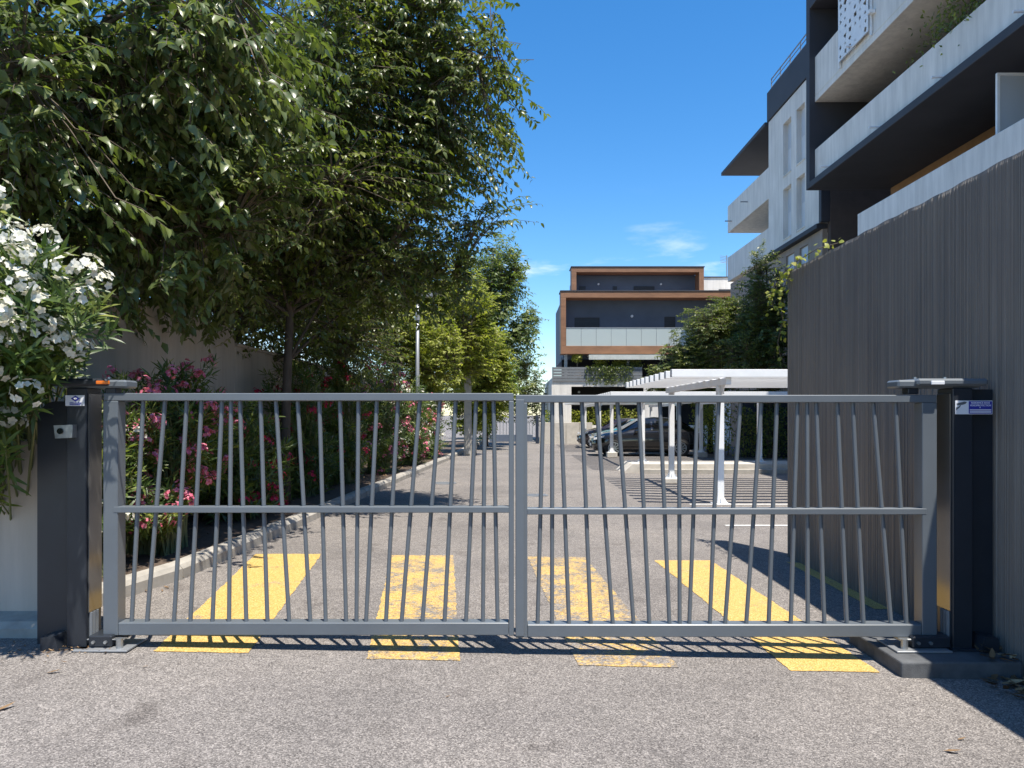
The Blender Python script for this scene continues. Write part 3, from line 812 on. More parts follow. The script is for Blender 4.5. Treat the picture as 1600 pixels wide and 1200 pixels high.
tree('privet_tree', 'taller yellow green tree crowding the utility pole', (-3.1, 28.2, 0.1), 6.8,
     [((-2.2, 27.4, 5.5), (1.6, 1.4, 2.1)), ((-3.6, 27.6, 5.6), (1.5, 1.5, 2.4)), ((-1.5, 28.0, 4.4), (1.1, 1.2, 1.7)), ((-3.0, 27.8, 3.2), (1.3, 1.2, 1.5))],
     20, 4200, (0.14, 0.5), M['privet_leaf'], 57, 0.09, 12, 0, 0.1, 0.5, shell=.7)
tree('privet_tree', 'round yellow green tree past the utility pole, before the bamboo', (-1.9, 33.2, 0.06), 5.0,
     [((-1.3, 33.0, 4.0), (1.3, 1.4, 1.9)), ((-1.9, 33.4, 2.2), (1.2, 1.3, 1.6)), ((-0.7, 33.2, 2.7), (0.9, 1.0, 1.5))],
     16, 2600, (0.15, 0.5), M['privet_leaf'], 58, 0.08, 12, 0, 0.1, 0.5, shell=.7)
tree('ash_tree', 'tall airy light green tree standing against the sky at the end of the row', (-1.4, 38.0, 0.05), 10.0,
     [((-0.6, 38, 8.8), (1.7, 1.8, 2.4)), ((0.1, 38, 5.6), (1.6, 1.8, 2.6)), ((-2.2, 38.5, 7.0), (1.8, 2, 3.2))],
     24, 2600, (0.20, 0.42), M['ash_leaf'], 61, 0.13, 11, 0, 0.5, 0.8)
tree('bamboo_clump', 'bright yellow green bamboo clump beyond the utility pole', (-1.2, 36.0, 0.05), 4.0,
     [((-0.7, 36, 3.1), (1.0, 1.1, 1.5)), ((-1.5, 36, 2.0), (0.9, 1, 1.6))], 14, 900, (0.20, 0.22), M['bamboo_leaf'], 66, 0.05, 12, 0, 0.3, 0.5, cat='bamboo')
tree('evergreen_tree', 'dark evergreen tree at the far end of the drive beside the white terrace', (0.6, 47.0, 0.0), 4.4,
     [((0.2, 47, 3.6), (1.9, 1.8, 2.2)), ((1.4, 47.5, 2.8), (1.5, 1.6, 1.9)), ((-1.8, 47, 3.0), (2.0, 1.8, 2.6))], 14, 1100, (0.2, 0.4), M['pear_leaf'], 68, 0.12, 11, 0, 0.3, 0.7)

# ------------------------------------------------------------------ oleanders
rs = np.random.RandomState(2)
tips = cloud_tips(rs, [((-3.45, 4.55, 2.25), (0.85, 0.55, 0.75)), ((-2.9, 4.42, 2.2), (0.62, 0.42, 0.5)), ((-3.5, 4.4, 2.6), (0.5, 0.4, 0.45)), ((-3.75, 4.6, 1.75), (0.6, 0.45, 0.75)), ((-3.28, 4.45, 1.62), (0.35, 0.35, 0.5))], 370)
oleander('large white flowering oleander hanging over the low beige wall', (-3.9, 5.75, 0.07), tips, .45, 'white_petal', 4, 0.15, 8, 13, 0.031, arch=.95, level=2)
rs = np.random.RandomState(3)
oleander('bright pink flowering oleander growing in front of the tall beige wall', (-3.75, 7.7, 0.16),
         cloud_tips(rs, [((-3.72, 7.7, 1.35), (0.62, 0.85, 0.85)), ((-3.6, 8.4, 1.5), (0.5, 0.6, 0.8)), ((-3.5, 7.2, .7), (.35, .5, .4))], 420), .40, 'pink_petal', 8, 0.14, 7, 13, 0.028, extra_fl='pink_petal', level=2)
oleander('small white oleander close behind the shaded gate post', (-3.85, 6.6, 0.16),
         cloud_tips(rs, [((-3.75, 6.6, 1.05), (0.42, 0.5, 0.7))], 110), .25, 'white_petal', 9, 0.13, 7, 10, 0.026)
spec = [(-3.9, 10.4, 1.1, .10, 'red_petal', None, 'dark green oleander with few crimson flowers before the dark trunk'),
        (-3.75, 12.9, 1.5, .10, 'red_petal', None, 'shaded oleander with crimson flowers just past the dark trunk'),
        (-3.6, 15.4, 1.75, .12, 'red_petal', None, 'crimson flowered oleander in the middle of the planting bed'),
        (-3.3, 18.2, 1.75, .22, 'pink_petal', 'mauve_petal', 'oleander with pink and mauve flowers near the lamp side of the bed'),
        (-3.0, 21.2, 1.6, .25, 'pink_petal', 'white_petal', 'sunlit oleander with pink and white flowers at the foot of the street lamp'),
        (-2.9, 24.2, 1.45, .25, 'white_petal', 'pink_petal', 'oleander with mostly white flowers short of the utility pole')]
for k, (x, y, h, fl, m1, m2, lab) in enumerate(spec):
    rs = np.random.RandomState(20 + k)
    oleander(lab, (x, y, gz(x) + .1), cloud_tips(rs, [((x + .05, y, h * .95), (0.75, 1.3, h * .85)), ((x + .15, y, h * .5), (.6, 1.2, h * .45))], 430), fl, m1, 30 + k, 0.15, 6, 10, 0.034, extra_fl=m2, level=0 if y > 12 else 1)

# ------------------------------------------------------------------ street furniture on the left
t = thing('street_lamp', 'slim grey street lamp rising out of the oleanders', 'street lamp', (-2.95, 23.0, 0.15))
bm = B(); tube(bm, [(-2.95, 23, .1), (-2.95, 23, 2.2), (-2.95, 23, 5.25)], [.065, .06, .05], 12); obj('pole', bm, M['grey_metal'], t, smooth=True)
bm = B(); tube(bm, [(-2.95, 23, 4.55), (-2.95, 23, 4.75)], .075, 10); obj('collar', bm, M['grey_metal'], t)
bm = B(); prism(bm, [(-3.03, 5.24), (-2.95, 5.32), (-2.55, 5.40), (-2.33, 5.38), (-2.36, 5.31), (-2.75, 5.27)], 22.9, 23.1); h_ = obj('lamp_head', bm, M['grey_metal'], t)
bm = B(); box(bm, -2.72, -2.42, 22.93, 23.07, 5.27, 5.285); obj('lamp_glass', bm, M['lamp_clear'], h_)
pp = ground_at(731, 712); pp.z = gz(pp.x)
t = thing('utility_pole', 'pale concrete utility pole standing behind the hoop barrier', 'pole', pp)
bm = B()
prism(bm, [(pp.x - .15, 0), (pp.x + .15, 0), (pp.x + .10, 5.9), (pp.x - .10, 5.9)], pp.y - .11, pp.y + .11)
obj('shaft', bm, M['pole_concrete'], t)
bm = B(); box(bm, pp.x - .09, pp.x + .09, pp.y - .15, pp.y - .111, .1, 1.6, .01); obj('cable_cover', bm, M['pole_concrete'], t)
hb = ground_at(728, 710); hb.y -= .5
bm = B(); pts = [Vector((hb.x - .42, hb.y, 0)), Vector((hb.x - .42, hb.y, .55))] + [Vector((hb.x - .42 + .12 * (1 - math.cos(a)), hb.y, .55 + .12 * math.sin(a))) for a in (.5, 1.0, 1.5)] + \
    [Vector((hb.x + .42 - .12 * (1 - math.cos(a)), hb.y, .55 + .12 * math.sin(a))) for a in (1.5, 1.0, .5)] + [Vector((hb.x + .42, hb.y, .55)), Vector((hb.x + .42, hb.y, 0))]
tube(bm, pts, .03, 8)
tag(obj('hoop_barrier', bm, M['galvanised'], smooth=True), 'galvanised steel hoop barrier guarding the utility pole', 'barrier')

# far end of the drive
t = thing('end_wall', 'pale low panel wall under the hedge at the end of the drive', 'wall', (2.6, 41.6, 0))
for k in range(4):
    bm = B(); box(bm, 1.55 + k * .75, 2.28 + k * .75, 41.5, 41.7, -.06, 1.16, .01); obj('panel', bm, M['pale_concrete'], t)
t = thing('end_gate', 'low grey blue barred gate closing the far end of the drive', 'gate', (0.2, 42.5, 0))
bm = B(); box(bm, -1.3, 1.2, 42.45, 42.55, .05, .45, .01); obj('lower_panel', bm, M['slate_render'], t)
for k in range(14):
    bm = B(); box(bm, -1.28 + k * .188, -1.24 + k * .188, 42.48, 42.52, .45, 1.15); obj('bar', bm, M['grey_metal'], t)
bm = B(); box(bm, -1.3, 1.2, 42.46, 42.54, 1.15, 1.2); obj('top_rail', bm, M['grey_metal'], t)
bm = B(); box(bm, 1.33, 1.5, 41.4, 41.6, -.05, 1.55, .015); tag(obj('gate_pillar', bm, M['navy_panel']), 'dark slim pillar beside the pale panel wall', 'post')

def hedge(label, x0, x1, y0, y1, z0, z1, n, size, mat, seed, name='hedge', base=None):
    rs = np.random.RandomState(seed)
    t = thing(name, label, 'hedge' if name == 'hedge' else 'shrub', ((x0 + x1) / 2, (y0 + y1) / 2, base if base is not None else z0))
    P = np.stack([rs.uniform(x0, x1, n), rs.uniform(y0, y1, n), z0 + (z1 - z0) * rs.uniform(0, 1, n) ** .8], 1)
    P[:, 2] *= 1 + .10 * np.sin(P[:, 0] * 4.1 + seed) * (P[:, 2] - z0) / (z1 - z0)
    D = unit(rs.normal(size=(n, 3)) + [0, -.3, .4]); N = unit(rs.normal(size=(n, 3)) + [0, -.4, .6])
    obj('foliage', leaf_mesh('foliage', P, D, N, size * rs.uniform(.6, 1.2, n), size * .45, rs.uniform(0, 1, n), M[mat], 0), None, t)
    bm = B()
    for k in range(max(4, int((x1 - x0) * 2))):
        x = x0 + (x1 - x0) * rs.uniform(.05, .95); y = (y0 + y1) / 2 + rs.uniform(-.1, .1); tube(bm, [(x, y, z0 - .05), (x + rs.uniform(-.15, .15), y, z0 + (z1 - z0) * .8)], [.02, .008], 4, cap=False)
    obj('stems', bm, M['twig'], t)
    return t
hedge('yellow green hedge behind the pale panel wall and parked cars', 1.7, 8.5, 42.0, 42.9, 0.0, 2.0, 5200, .14, 'privet_leaf', 71, base=0)
hedge('light leafy shrub at the tail of the black car', 7.5, 9.0, 29.6, 31.2, 0.0, 2.3, 2200, .13, 'privet_leaf', 72, 'shrub')
hedge('dark green shrubs before the navy panel wall', 8.6, 11.1, 27.6, 28.6, 0.0, 1.8, 2400, .13, 'pear_leaf', 73)

# ------------------------------------------------------------------ carports, kerb island, cars
def carport(label, y0, y1, xs=(3.9, 7.4), xr=(2.85, 8.5), zr=2.14, pedestal=(0.0, 0.12)):
    t = thing('carport', label, 'carport', (xs[0], y0 + .6, gz(4)), 'white slatted carports')
    g = gz(4)
    for x in xs:
        for k, y in enumerate((y0 + .6, y1 - .4)):
            ph = pedestal[k]; zz = g
            if ph:
                bm = B(); box(bm, x - .2, x + .2, y - .2, y + .2, g, g + ph, .015); obj('pedestal', bm, M['pale_concrete'], t)
            zz = g + ph
            bm = B(); box(bm, x - .062, x + .062, y - .062, y + .062, zz, zr, .006); p = obj('post', bm, M['white_metal'], t)
            bm = B()
            for a, b in ((-1, 0), (1, 0), (0, -1), (0, 1)):
                if a: prism(bm, [(x + a * .063, zz), (x + a * .15, zz), (x + a * .063, zz + .14)], y - .006, y + .006)
                else: prism(bm, [(y + b * .063, zz), (y + b * .15, zz), (y + b * .063, zz + .14)], x - .006, x + .006, 'x')
            box(bm, x - .16, x + .16, y - .16, y + .16, zz + .0005, zz + .012); obj('foot_plate', bm, M['white_metal'], p)
            bm = B(); prism(bm, [(y - .07, zr - .22), (y - .07, zr), (y - .32, zr)], x - .008, x + .008, 'x'); obj('gusset', bm, M['white_metal'], p)
        bm = B(); box(bm, x - .05, x + .05, y0 + .05, y1 + .05, zr + .001, zr + .13, .005); obj('beam', bm, M['white_metal'], t)
    n = int((y1 - y0) / .48); me = None
    for k in range(n + 1):
        y = y0 + (y1 - y0) * k / n
        if me is None:
            bm = B(); box(bm, xr[0], xr[1], -.075, .075, zr + .132, zr + .27, .004); o = obj('slat', bm, M['white_metal'], t); me = o.data
        else: o = obj('slat', me, None, t)
        o.location.y = y
    for sx in (0, 1):
        pass
    return t
carport('white slatted carport closest to the fluted wall, empty bays under it', 13.2, 18.4)
carport('white slatted carport standing on the concrete island over the black car', 21.4, 29.2, pedestal=(0.26, 0.2), zr=2.0)
carport('white slatted carport over the teal and dark cars near the pale end wall', 32.2, 39.6, pedestal=(0.15, 0.15), zr=2.0)
t = thing('kerb_island', 'pale concrete kerb island between the first two carports', 'kerb', (5.8, 21.6, gz(4)))
bm = B(); prism(bm, [(3.15, gz(4) - .02), (9.4, gz(4) - .02), (9.4, .19), (3.45, .19)], 21.0, 22.6); obj('island', bm, M['pale_concrete'], t)
bm = B(); box(bm, 3.7, 9.4, 20.72, 20.997, gz(4) - .02, .06, .01); obj('step', bm, M['kerb_concrete'], t)

def car(label, paint, front_x, yc, prof, group='parked cars'):
    """car facing -X. prof: stations (dx, z_bottom, z_belt, z_top, half_w_belt, half_w_top)"""
    g = gz(4)
    t = thing('parked_car', label, 'car', (front_x + 2.1, yc, g), group)
    def sec(s):
        dx, zb, zs, zt, wb, wt = s
        q = [(wb * .86, zb), (wb * .97, zb + .10), (wb, (zb + zs) * .5), (wb * .985, zs - .06), (wb * .95, zs), (wt, zt - .05), (wt * .82, zt - .005), (wt * .4, zt + .012)]
        return [Vector((front_x + dx, yc - w, g + z)) for w, z in q] + [Vector((front_x + dx, yc + w, g + z)) for w, z in q[::-1]]
    bm = B(); rings = [[bm.verts.new(p) for p in sec(s)] for s in prof]
    for a, b in zip(rings, rings[1:]):
        for k in range(16): bm.faces.new((a[k], a[(k + 1) % 16], b[(k + 1) % 16], b[k]))
    bm.faces.new(rings[0][::-1]); bm.faces.new(rings[-1])
    obj('body', bm, M[paint], t, smooth=True)
    Ln = prof[-1][0]
    lerp = lambda dx: next(tuple(a[i] + (b[i] - a[i]) * (dx - a[0]) / (b[0] - a[0]) for i in range(6)) for a, b in zip(prof, prof[1:]) if a[0] <= dx <= b[0])
    def glass(name, d0, d1, f0=.10, f1=.86, par=t, e0=None, e1=None):
        for sgn in (-1, 1):
            bm = B(); q = []
            for dx, f in ((d0, f0), (d1 if e0 is None else e0, f0), (d1, f1), (d0 if e1 is None else e1, f1)):
                s = lerp(dx); zs, zt = s[2], s[3] - .05; wb, wt = s[4] * .95, s[5]
                q.append(Vector((front_x + dx, yc + sgn * (wb + (wt - wb) * f + .008), g + zs + (zt - zs) * f)))
            bm.faces.new([bm.verts.new(p) for p in q]); ex = bmesh.ops.extrude_face_region(bm, geom=bm.faces[:])
            for v in [e for e in ex['geom'] if isinstance(e, bmesh.types.BMVert)]: v.co.y -= sgn * .02
            obj(name, bm, M['car_glass'], par)
    glass('side_window', 1.62, 2.32, e1=1.95); glass('side_window', 2.38, 3.02); glass('quarter_window', 3.08, 3.55, e0=3.62, e1=3.08)
    def sheet(name, d0, d1, mat, ins=.1):
        bm = B(); q = []
        for dx in (d0, d1):
            s = lerp(dx); q.append((front_x + dx, s[5] * .84 if dx == d1 else s[5] * .9, g + s[3] + .014))
        vs = [bm.verts.new((q[0][0], yc - q[0][1], q[0][2])), bm.verts.new((q[0][0], yc + q[0][1], q[0][2])), bm.verts.new((q[1][0], yc + q[1][1], q[1][2])), bm.verts.new((q[1][0], yc - q[1][1], q[1][2]))]
        bm.faces.new(vs); obj(name, bm, M[mat], t)
    sheet('windscreen', 1.17, 1.82, 'car_glass'); sheet('rear_window', 3.52, 3.98, 'car_glass')
    for dx in (.82, .82 + 2.66):
        for sgn in (-1, 1):
            y = yc + sgn * .84
            bm = B(); tube(bm, [(front_x + dx, yc + sgn * .70, g + .34), (front_x + dx, yc + sgn * .915, g + .34)], .375, 24); obj('wheel_arch', bm, M['black_rubber'], t)
            bm = B(); tube(bm, [(front_x + dx, y - sgn * .1, g + .33), (front_x + dx, y + sgn * .06, g + .33), (front_x + dx, y + sgn * .09, g + .33)], [.33, .33, .30], 28)
            w = obj('wheel', bm, M['black_rubber'], t, smooth=False)
            bm = B(); yo = y + sgn * .094
            for k in range(10):
                a = k * math.pi / 5; ca, sa = math.cos(a), math.sin(a); px, pz = -sa * .018, ca * .018
                vs = [bm.verts.new((front_x + dx + ca * r + sg * px, yo, g + .33 + sa * r + sg * pz)) for r, sg in ((.04, -1), (.215, -1), (.215, 1), (.04, 1))]; bm.faces.new(vs)
            n = 24
            for r0, r1 in ((.205, .24), (0.0001, .055)):
                ra = [bm.verts.new((front_x + dx + math.cos(6.2832 * k / n) * r0, yo, g + .33 + math.sin(6.2832 * k / n) * r0)) for k in range(n)]
                rb = [bm.verts.new((front_x + dx + math.cos(6.2832 * k / n) * r1, yo, g + .33 + math.sin(6.2832 * k / n) * r1)) for k in range(n)]
                for k in range(n): bm.faces.new((ra[k], ra[(k + 1) % n], rb[(k + 1) % n], rb[k]))
            ex = bmesh.ops.extrude_face_region(bm, geom=bm.faces[:])
            for v in [e for e in ex['geom'] if isinstance(e, bmesh.types.BMVert)]: v.co.y += sgn * .012
            obj('rim', bm, M['alloy'], w)
    for sgn in (-1, 1):
        bm = B(); y = yc + sgn * .66; prism(bm, [(front_x + .04, g + .66), (front_x + .02, g + .74), (front_x + .46, g + .84), (front_x + .42, g + .76)], y - .2, y + .2); obj('headlight', bm, M['lamp_clear'], t)
        bm = B(); box(bm, front_x + Ln - .22, front_x + Ln + .005, yc + sgn * .62 - .17, yc + sgn * .62 + .19, g + .82, g + .93, .02); obj('tail_light', bm, M['lamp_red'], t)
        bm = B(); box(bm, front_x + 1.62, front_x + 1.78, yc + sgn * 1.0 - .1, yc + sgn * 1.0 + .06, g + .93, g + 1.06, .03, 2); obj('wing_mirror', bm, M[paint], t)
        for d in (2.12, 2.98):
            bm = B(); box(bm, front_x + d, front_x + d + .16, yc + sgn * .895 - .012, yc + sgn * .895 + .012, g + .81, g + .835, .004); obj('door_handle', bm, M[paint], t)
        bm = B(); box(bm, front_x + 1.25, front_x + 3.0, yc + sgn * .885 - .01, yc + sgn * .885 + .02, g + .23, g + .30, .006); obj('sill_trim', bm, M['black_rubber'], t)
    bm = B(); box(bm, front_x - .012, front_x + .05, yc - .5, yc + .5, g + .3, g + .62, .02); obj('grille', bm, M['black_rubber'], t)
    bm = B(); box(bm, front_x - .02, front_x - .013, yc - .26, yc + .26, g + .40, g + .51); obj('number_plate', bm, M['sign_white'], t)
    return t
suv = [(0.0, .30, .60, .66, .62, .55), (.12, .22, .70, .80, .80, .66), (.5, .2, .82, .93, .89, .72), (1.1, .2, .92, 1.02, .91, .76), (1.35, .2, .95, 1.14, .91, .70), (1.95, .2, .98, 1.50, .92, .62), (2.5, .2, .99, 1.57, .92, .62),
       (3.1, .2, 1.0, 1.53, .92, .61), (3.55, .22, 1.01, 1.42, .91, .60), (3.95, .26, 1.01, 1.18, .89, .66), (4.22, .3, .95, 1.05, .86, .70), (4.34, .38, .8, .88, .78, .66)]
hatch = [(0.0, .28, .56, .62, .6, .5), (.12, .2, .66, .76, .78, .62), (.5, .18, .80, .90, .86, .68), (1.0, .18, .88, 1.0, .87, .72), (1.25, .18, .90, 1.12, .87, .66), (1.85, .18, .92, 1.44, .87, .60), (2.5, .18, .93, 1.49, .87, .60),
         (3.2, .18, .94, 1.46, .87, .59), (3.6, .22, .94, 1.36, .86, .59), (3.9, .26, .92, 1.12, .84, .64), (4.05, .34, .8, .9, .78, .62)]
car('glossy black coupe style SUV parked under the carport on the concrete island', 'black_paint', 3.25, 30.3, suv)
car('teal blue hatchback parked behind the black SUV', 'teal_paint', 3.55, 33.6, hatch)
car('dark hatchback parked deepest, beyond the teal car', 'plum_paint', 3.35, 37.4, hatch)

bm = B(); box(bm, 9.2, 13.0, 29.0, 29.25, -.1, 2.15, .01)
t = thing('panel_fence', 'dark navy panel wall behind the shrubs and carport', 'fence', (11, 29.1, gz(4)))
bm.free()
for k in range(2):
    bm = B(); box(bm, 9.0 + k * 1.05, 10.03 + k * 1.05, 29.0, 29.1, gz(4), 2.1, .01); obj('panel', bm, M['navy_panel'], t)

# trees behind the carport
tree('pear_tree', 'tall slender dark green tree next to the white apartment facade', (10.0, 28.5, gz(4)), 7.2,
     [((9.75, 28.5, 5.6), (1.1, 1.1, 2.5)), ((9.7, 28.4, 3.9), (1.55, 1.5, 1.8))], 16, 3400, (0.115, 0.48), M['pear_leaf'], 81, 0.11, 12, 0, 0.3, 0.42, group='trees behind the carports')
tree('pear_tree', 'wide bushy green tree behind the nearest carport roof', (8.5, 31.6, gz(4)), 5.2,
     [((8.7, 30.4, 4.2), (1.8, 1.5, 1.8)), ((7.4, 30.8, 3.5), (1.6, 1.4, 1.2)), ((9.0, 30.8, 5.4), (1.2, 1.2, 1.3)), ((6.4, 31.0, 3.0), (1.0, 1.1, .8)), ((8.0, 30.4, 5.0), (1.35, 1.2, 1.2))], 22, 5000, (0.115, 0.48), M['pear_leaf'], 83, 0.12, 12, 0, 0.3, 0.42, group='trees behind the carports')

# ------------------------------------------------------------------ apartment buildings on the right
t = thing('apartment_building', 'pale apartment block with long white balconies above the fluted wall', 'building', (12, 15, gz(4)))
def part(name, mat, x0, x1, y0, y1, z0, z1, bev=0.0, par=None):
    bm = B(); box(bm, x0, x1, y0, y1, z0, z1, bev); return obj(name, bm, M[mat], par or t)
part('ground_storey', 'tan_render', 10.3, 20, 4, 24.5, gz(4) - .05, 6.24)
part('terrace_slab', 'white_render', 10.152, 20, 3.5, 21.3, 6.25, 6.45)
part('terrace_parapet', 'white_render', 10.0, 10.15, 3.5, 21.3, 6.0, 7.4, .01)
part('terrace_parapet', 'white_render', 10.152, 12.6, 21.15, 21.3, 6.452, 7.4, .01)
part('end_fin', 'dark_render', 9.9, 16, 24.5, 24.78, 9.15, 18.5, .01)
part('balcony_slab', 'dark_render', 9.9, 16, 3.5, 24.497, 9.15, 9.36, .01)
b2 = part('balcony_parapet', 'white_render', 10.08, 10.23, 3.5, 24.495, 9.362, 10.42, .012)
part('balcony_slab', 'white_render', 10.08, 16, 3.5, 24.495, 12.0, 12.2, .008)
part('balcony_parapet', 'white_render', 10.08, 10.23, 3.5, 24.493, 12.203, 13.5, .012)
part('roof_slab', 'dark_render', 9.9, 16, 3.5, 24.497, 15.1, 15.4, .01)
# rear walls of the storeys, with door openings
bm = B(); wall_cells(bm, 'x', 12.6, 12.8, 3.5, 24.49, 6.46, 9.14, [(7, 9, 6.46, 8.7), (12, 14.2, 6.46, 8.7), (17, 18.6, 6.46, 8.7)]); obj('rear_wall', bm, M['orange_render'], t)
bm = B(); wall_cells(bm, 'x', 13.0, 13.2, 3.5, 24.49, 9.37, 11.99, [(7, 9, 9.37, 11.5), (13, 15.2, 9.37, 11.5), (18.5, 20.6, 9.37, 11.5)]); obj('rear_wall', bm, M['dark_render'], t)
bm = B(); wall_cells(bm, 'x', 13.0, 13.2, 3.5, 24.49, 12.21, 15.09, [(7, 9, 12.21, 14.4), (13, 15.2, 12.21, 14.4), (18.5, 20.6, 12.21, 14.4)]); obj('rear_wall', bm, M['dark_render'], t)
for (x, z0, z1, ys) in ((12.72, 6.46, 8.7, ((7, 9), (12, 14.2), (17, 18.6))), (13.12, 9.37, 11.5, ((7, 9), (13, 15.2), (18.5, 20.6))), (13.12, 12.21, 14.4, ((7, 9), (13, 15.2), (18.5, 20.6)))):
    for a, b in ys:
        w = part('window', 'shutter', x, x + .05, a, b, z0, z1)
        part('pane', 'window_glass', x - .012, x - .001, a + .08, (a + b) / 2 - .04, z0 + .1, z1 - .08, par=w); part('pane', 'window_glass', x - .012, x - .001, (a + b) / 2 + .04, b - .08, z0 + .1, z1 - .08, par=w)
part('core', 'tan_render', 13.3, 20, 3.6, 24.4, 6.5, 15.05)
# drip spouts below the parapets
for (y, z) in ((23.4, 9.50), (20.2, 9.5), (17.2, 9.5), (14.4, 9.5), (21.6, 12.42)):
    bm = B(); tube(bm, [(10.09, y, z), (9.80, y, z - .015)], .032, 8); obj('spout', bm, M['sign_white'], t)
# frosted privacy screen on the terrace
sc = part('privacy_screen', 'white_metal', 10.3, 10.36, 15.62, 15.68, 7.0, 8.86)
part('screen_frame', 'white_metal', 10.36, 12.55, 15.62, 15.68, 8.80, 8.86, par=sc); part('screen_pane', 'frosted_pane', 10.362, 12.55, 15.64, 15.66, 6.6, 8.80, par=sc)
# perforated white sun screen on the upper parapet
bm = B(); y0, y1, z0, z1 = 20.6, 22.5, 12.35, 14.35
rr = random.Random(5); polys = [[Vector((y0, z0, 0)), Vector((y1, z0, 0)), Vector((y1, z1, 0)), Vector((y0, z1, 0))]]
for i in range(6):
    for j in range(8):
        cy, cz = y0 + (i + rr.uniform(.42, .58)) * (y1 - y0) / 6, z0 + (j + rr.uniform(.42, .58)) * (z1 - z0) / 8
        if rr.random() < .12: continue
        a0 = rr.uniform(0, 6.28); q = rr.choice((3, 4, 4)); s = rr.uniform(.04, .125)
        polys.append([Vector((cy + s * math.cos(a0 + 6.2832 * k / q) * rr.uniform(.7, 1.25), cz + s * math.sin(a0 + 6.2832 * k / q) * rr.uniform(.7, 1.1), 0)) for k in range(q)][::-1])
flat = [p for pl in polys for p in pl]
for xx in (9.97, 10.0):
    vs = [bm.verts.new((xx, p.x, p.y)) for p in flat]
    for tri in tessellate_polygon(polys): bm.faces.new([vs[i] for i in tri])
ps = obj('perforated_screen', bm, M['white_metal'], t)
part('screen_post', 'white_metal', 10.005, 10.06, 22.5, 22.55, 12.2, 14.4, par=ps); part('screen_post', 'white_metal', 10.005, 10.06, 20.54, 20.59, 12.2, 14.4, par=ps)
part('screen_bracket', 'white_metal', 9.90, 10.07, 20.40, 20.53, 12.75, 12.85, par=ps)
# potted plant on the upper balcony
rs = np.random.RandomState(9); n = 700
t2 = thing('balcony_plant', 'leafy potted plant hanging over the white balcony parapet', 'plant', (10.6, 17.2, 9.37))
P = np.array([10.35, 16.9, 10.75]) + rs.normal(size=(n, 3)) * [.28, .75, .27]
obj('foliage', leaf_mesh('foliage', P, unit(rs.normal(size=(n, 3))), unit(rs.normal(size=(n, 3)) + [0, 0, .8]), .12, .05, rs.uniform(0, 1, n), M['pear_leaf'], 0), None, t2)
bm = B(); tube(bm, [(10.6, 17.2, 9.372), (10.6, 17.2, 9.8)], [.17, .24], 14); obj('pot', bm, M['orange_render'], t2)
bm = B()
for k in range(14): tube(bm, [(10.6, 17.2, 9.75), (10.5 + rs.uniform(-.2, .1), 17.0 + rs.uniform(-.6, .4), 10.3), (10.35 + rs.uniform(-.25, .25), 16.9 + rs.uniform(-.9, .9), 10.8 + rs.uniform(-.2, .3))], .008, 4, cap=False)
obj('stems', bm, M['twig'], t2)

# second block: white facade with tall windows, loggias at its far corner
t = thing('apartment_building', 'white apartment block with tall narrow windows and roof railing behind the slender tree', 'building', (14, 30, gz(4)))
X2 = 11.4
win = [(30.05, 30.95, 11.55, 13.8), (28.65, 29.5, 11.55, 13.8), (30.05, 30.95, 8.9, 11.05), (28.65, 29.5, 8.9, 11.05)]
bm = B(); wall_cells(bm, 'x', X2, X2 + .3, 27.3, 32.7, 8.72, 14.58, win); obj('upper_wall', bm, M['white_render'], t)
low = [(30.05, 30.95, 6.0, 8.25), (28.65, 29.5, 6.0, 8.25), (30.05, 30.95, 3.1, 5.3), (28.65, 29.5, 3.1, 5.3)]
bm = B(); wall_cells(bm, 'x', X2 + .12, X2 + .3, 27.32, 38.8, gz(4), 8.50, low); obj('lower_wall', bm, M['tan_render'], t)
for a, b, c, d in win + low:
    w = part('window', 'shutter', X2 + .2, X2 + .25, a + .002, b - .002, c + .002, d - .002)
    part('pane', 'pale_blind', X2 + .188, X2 + .199, a + .08, b - .08, c + 1.15, d - .08, par=w); part('sill', 'white_render', X2 - .03 + (.12 if d < 8.5 else 0), X2 + .19, a + .003, b - .003, c + .003, c + .05, par=w)
part('floor_ledge', 'dark_render', X2 - .1, X2 + .6, 27.31, 32.69, 8.52, 8.70, .01)
part('front_wall', 'brown_render', X2 + .31, 20, 27.05, 27.3, gz(4), 14.6)
part('corner_strip', 'dark_render', X2 - .02, X2 + .305, 27.08, 27.295, 8.72, 14.55)
part('attic_band', 'dark_render', X2 - .06, 20, 27.0, 32.75, 14.61, 15.9, .01)
part('side_return', 'white_render', X2 + .31, 20, 32.45, 32.69, 8.72, 14.58)
part('roof_overhang', 'dark_render', X2 - .15, 20, 32.76, 39.6, 14.45, 14.62, .01)
for zb, zt in ((11.2, 12.6), (8.62, 9.9)):
    part('loggia_parapet', 'white_render', X2, X2 + .16, 32.703, 38.9, zb, zt, .008); part('loggia_parapet', 'white_render', X2 + .163, 20, 38.74, 38.9, zb, zt, .008)
    part('loggia_floor', 'white_render', X2 + .163, 20, 32.703, 38.737, zb, zb + .2)
part('loggia_rear_wall', 'white_render', 14.2, 14.4, 32.71, 38.7, 8.83, 14.44)
for (y, z) in ((38.2, 11.65), (35.6, 11.9)):
    bm = B(); tube(bm, [(X2, y, z), (X2 - .35, y, z)], .03, 6); obj('spout', bm, M['grey_metal'], t)
rl = part('roof_railing', 'grey_metal', X2 + .1, X2 + .14, 27.1, 32.7, 16.48, 16.52)
for zz in (16.1, 16.3): part('rail', 'grey_metal', X2 + .105, X2 + .135, 27.1, 32.7, zz, zz + .025, par=rl)
for k in range(6): part('post', 'grey_metal', X2 + .1, X2 + .14, 27.15 + k * 1.1, 27.19 + k * 1.1, 15.9, 16.48, par=rl)

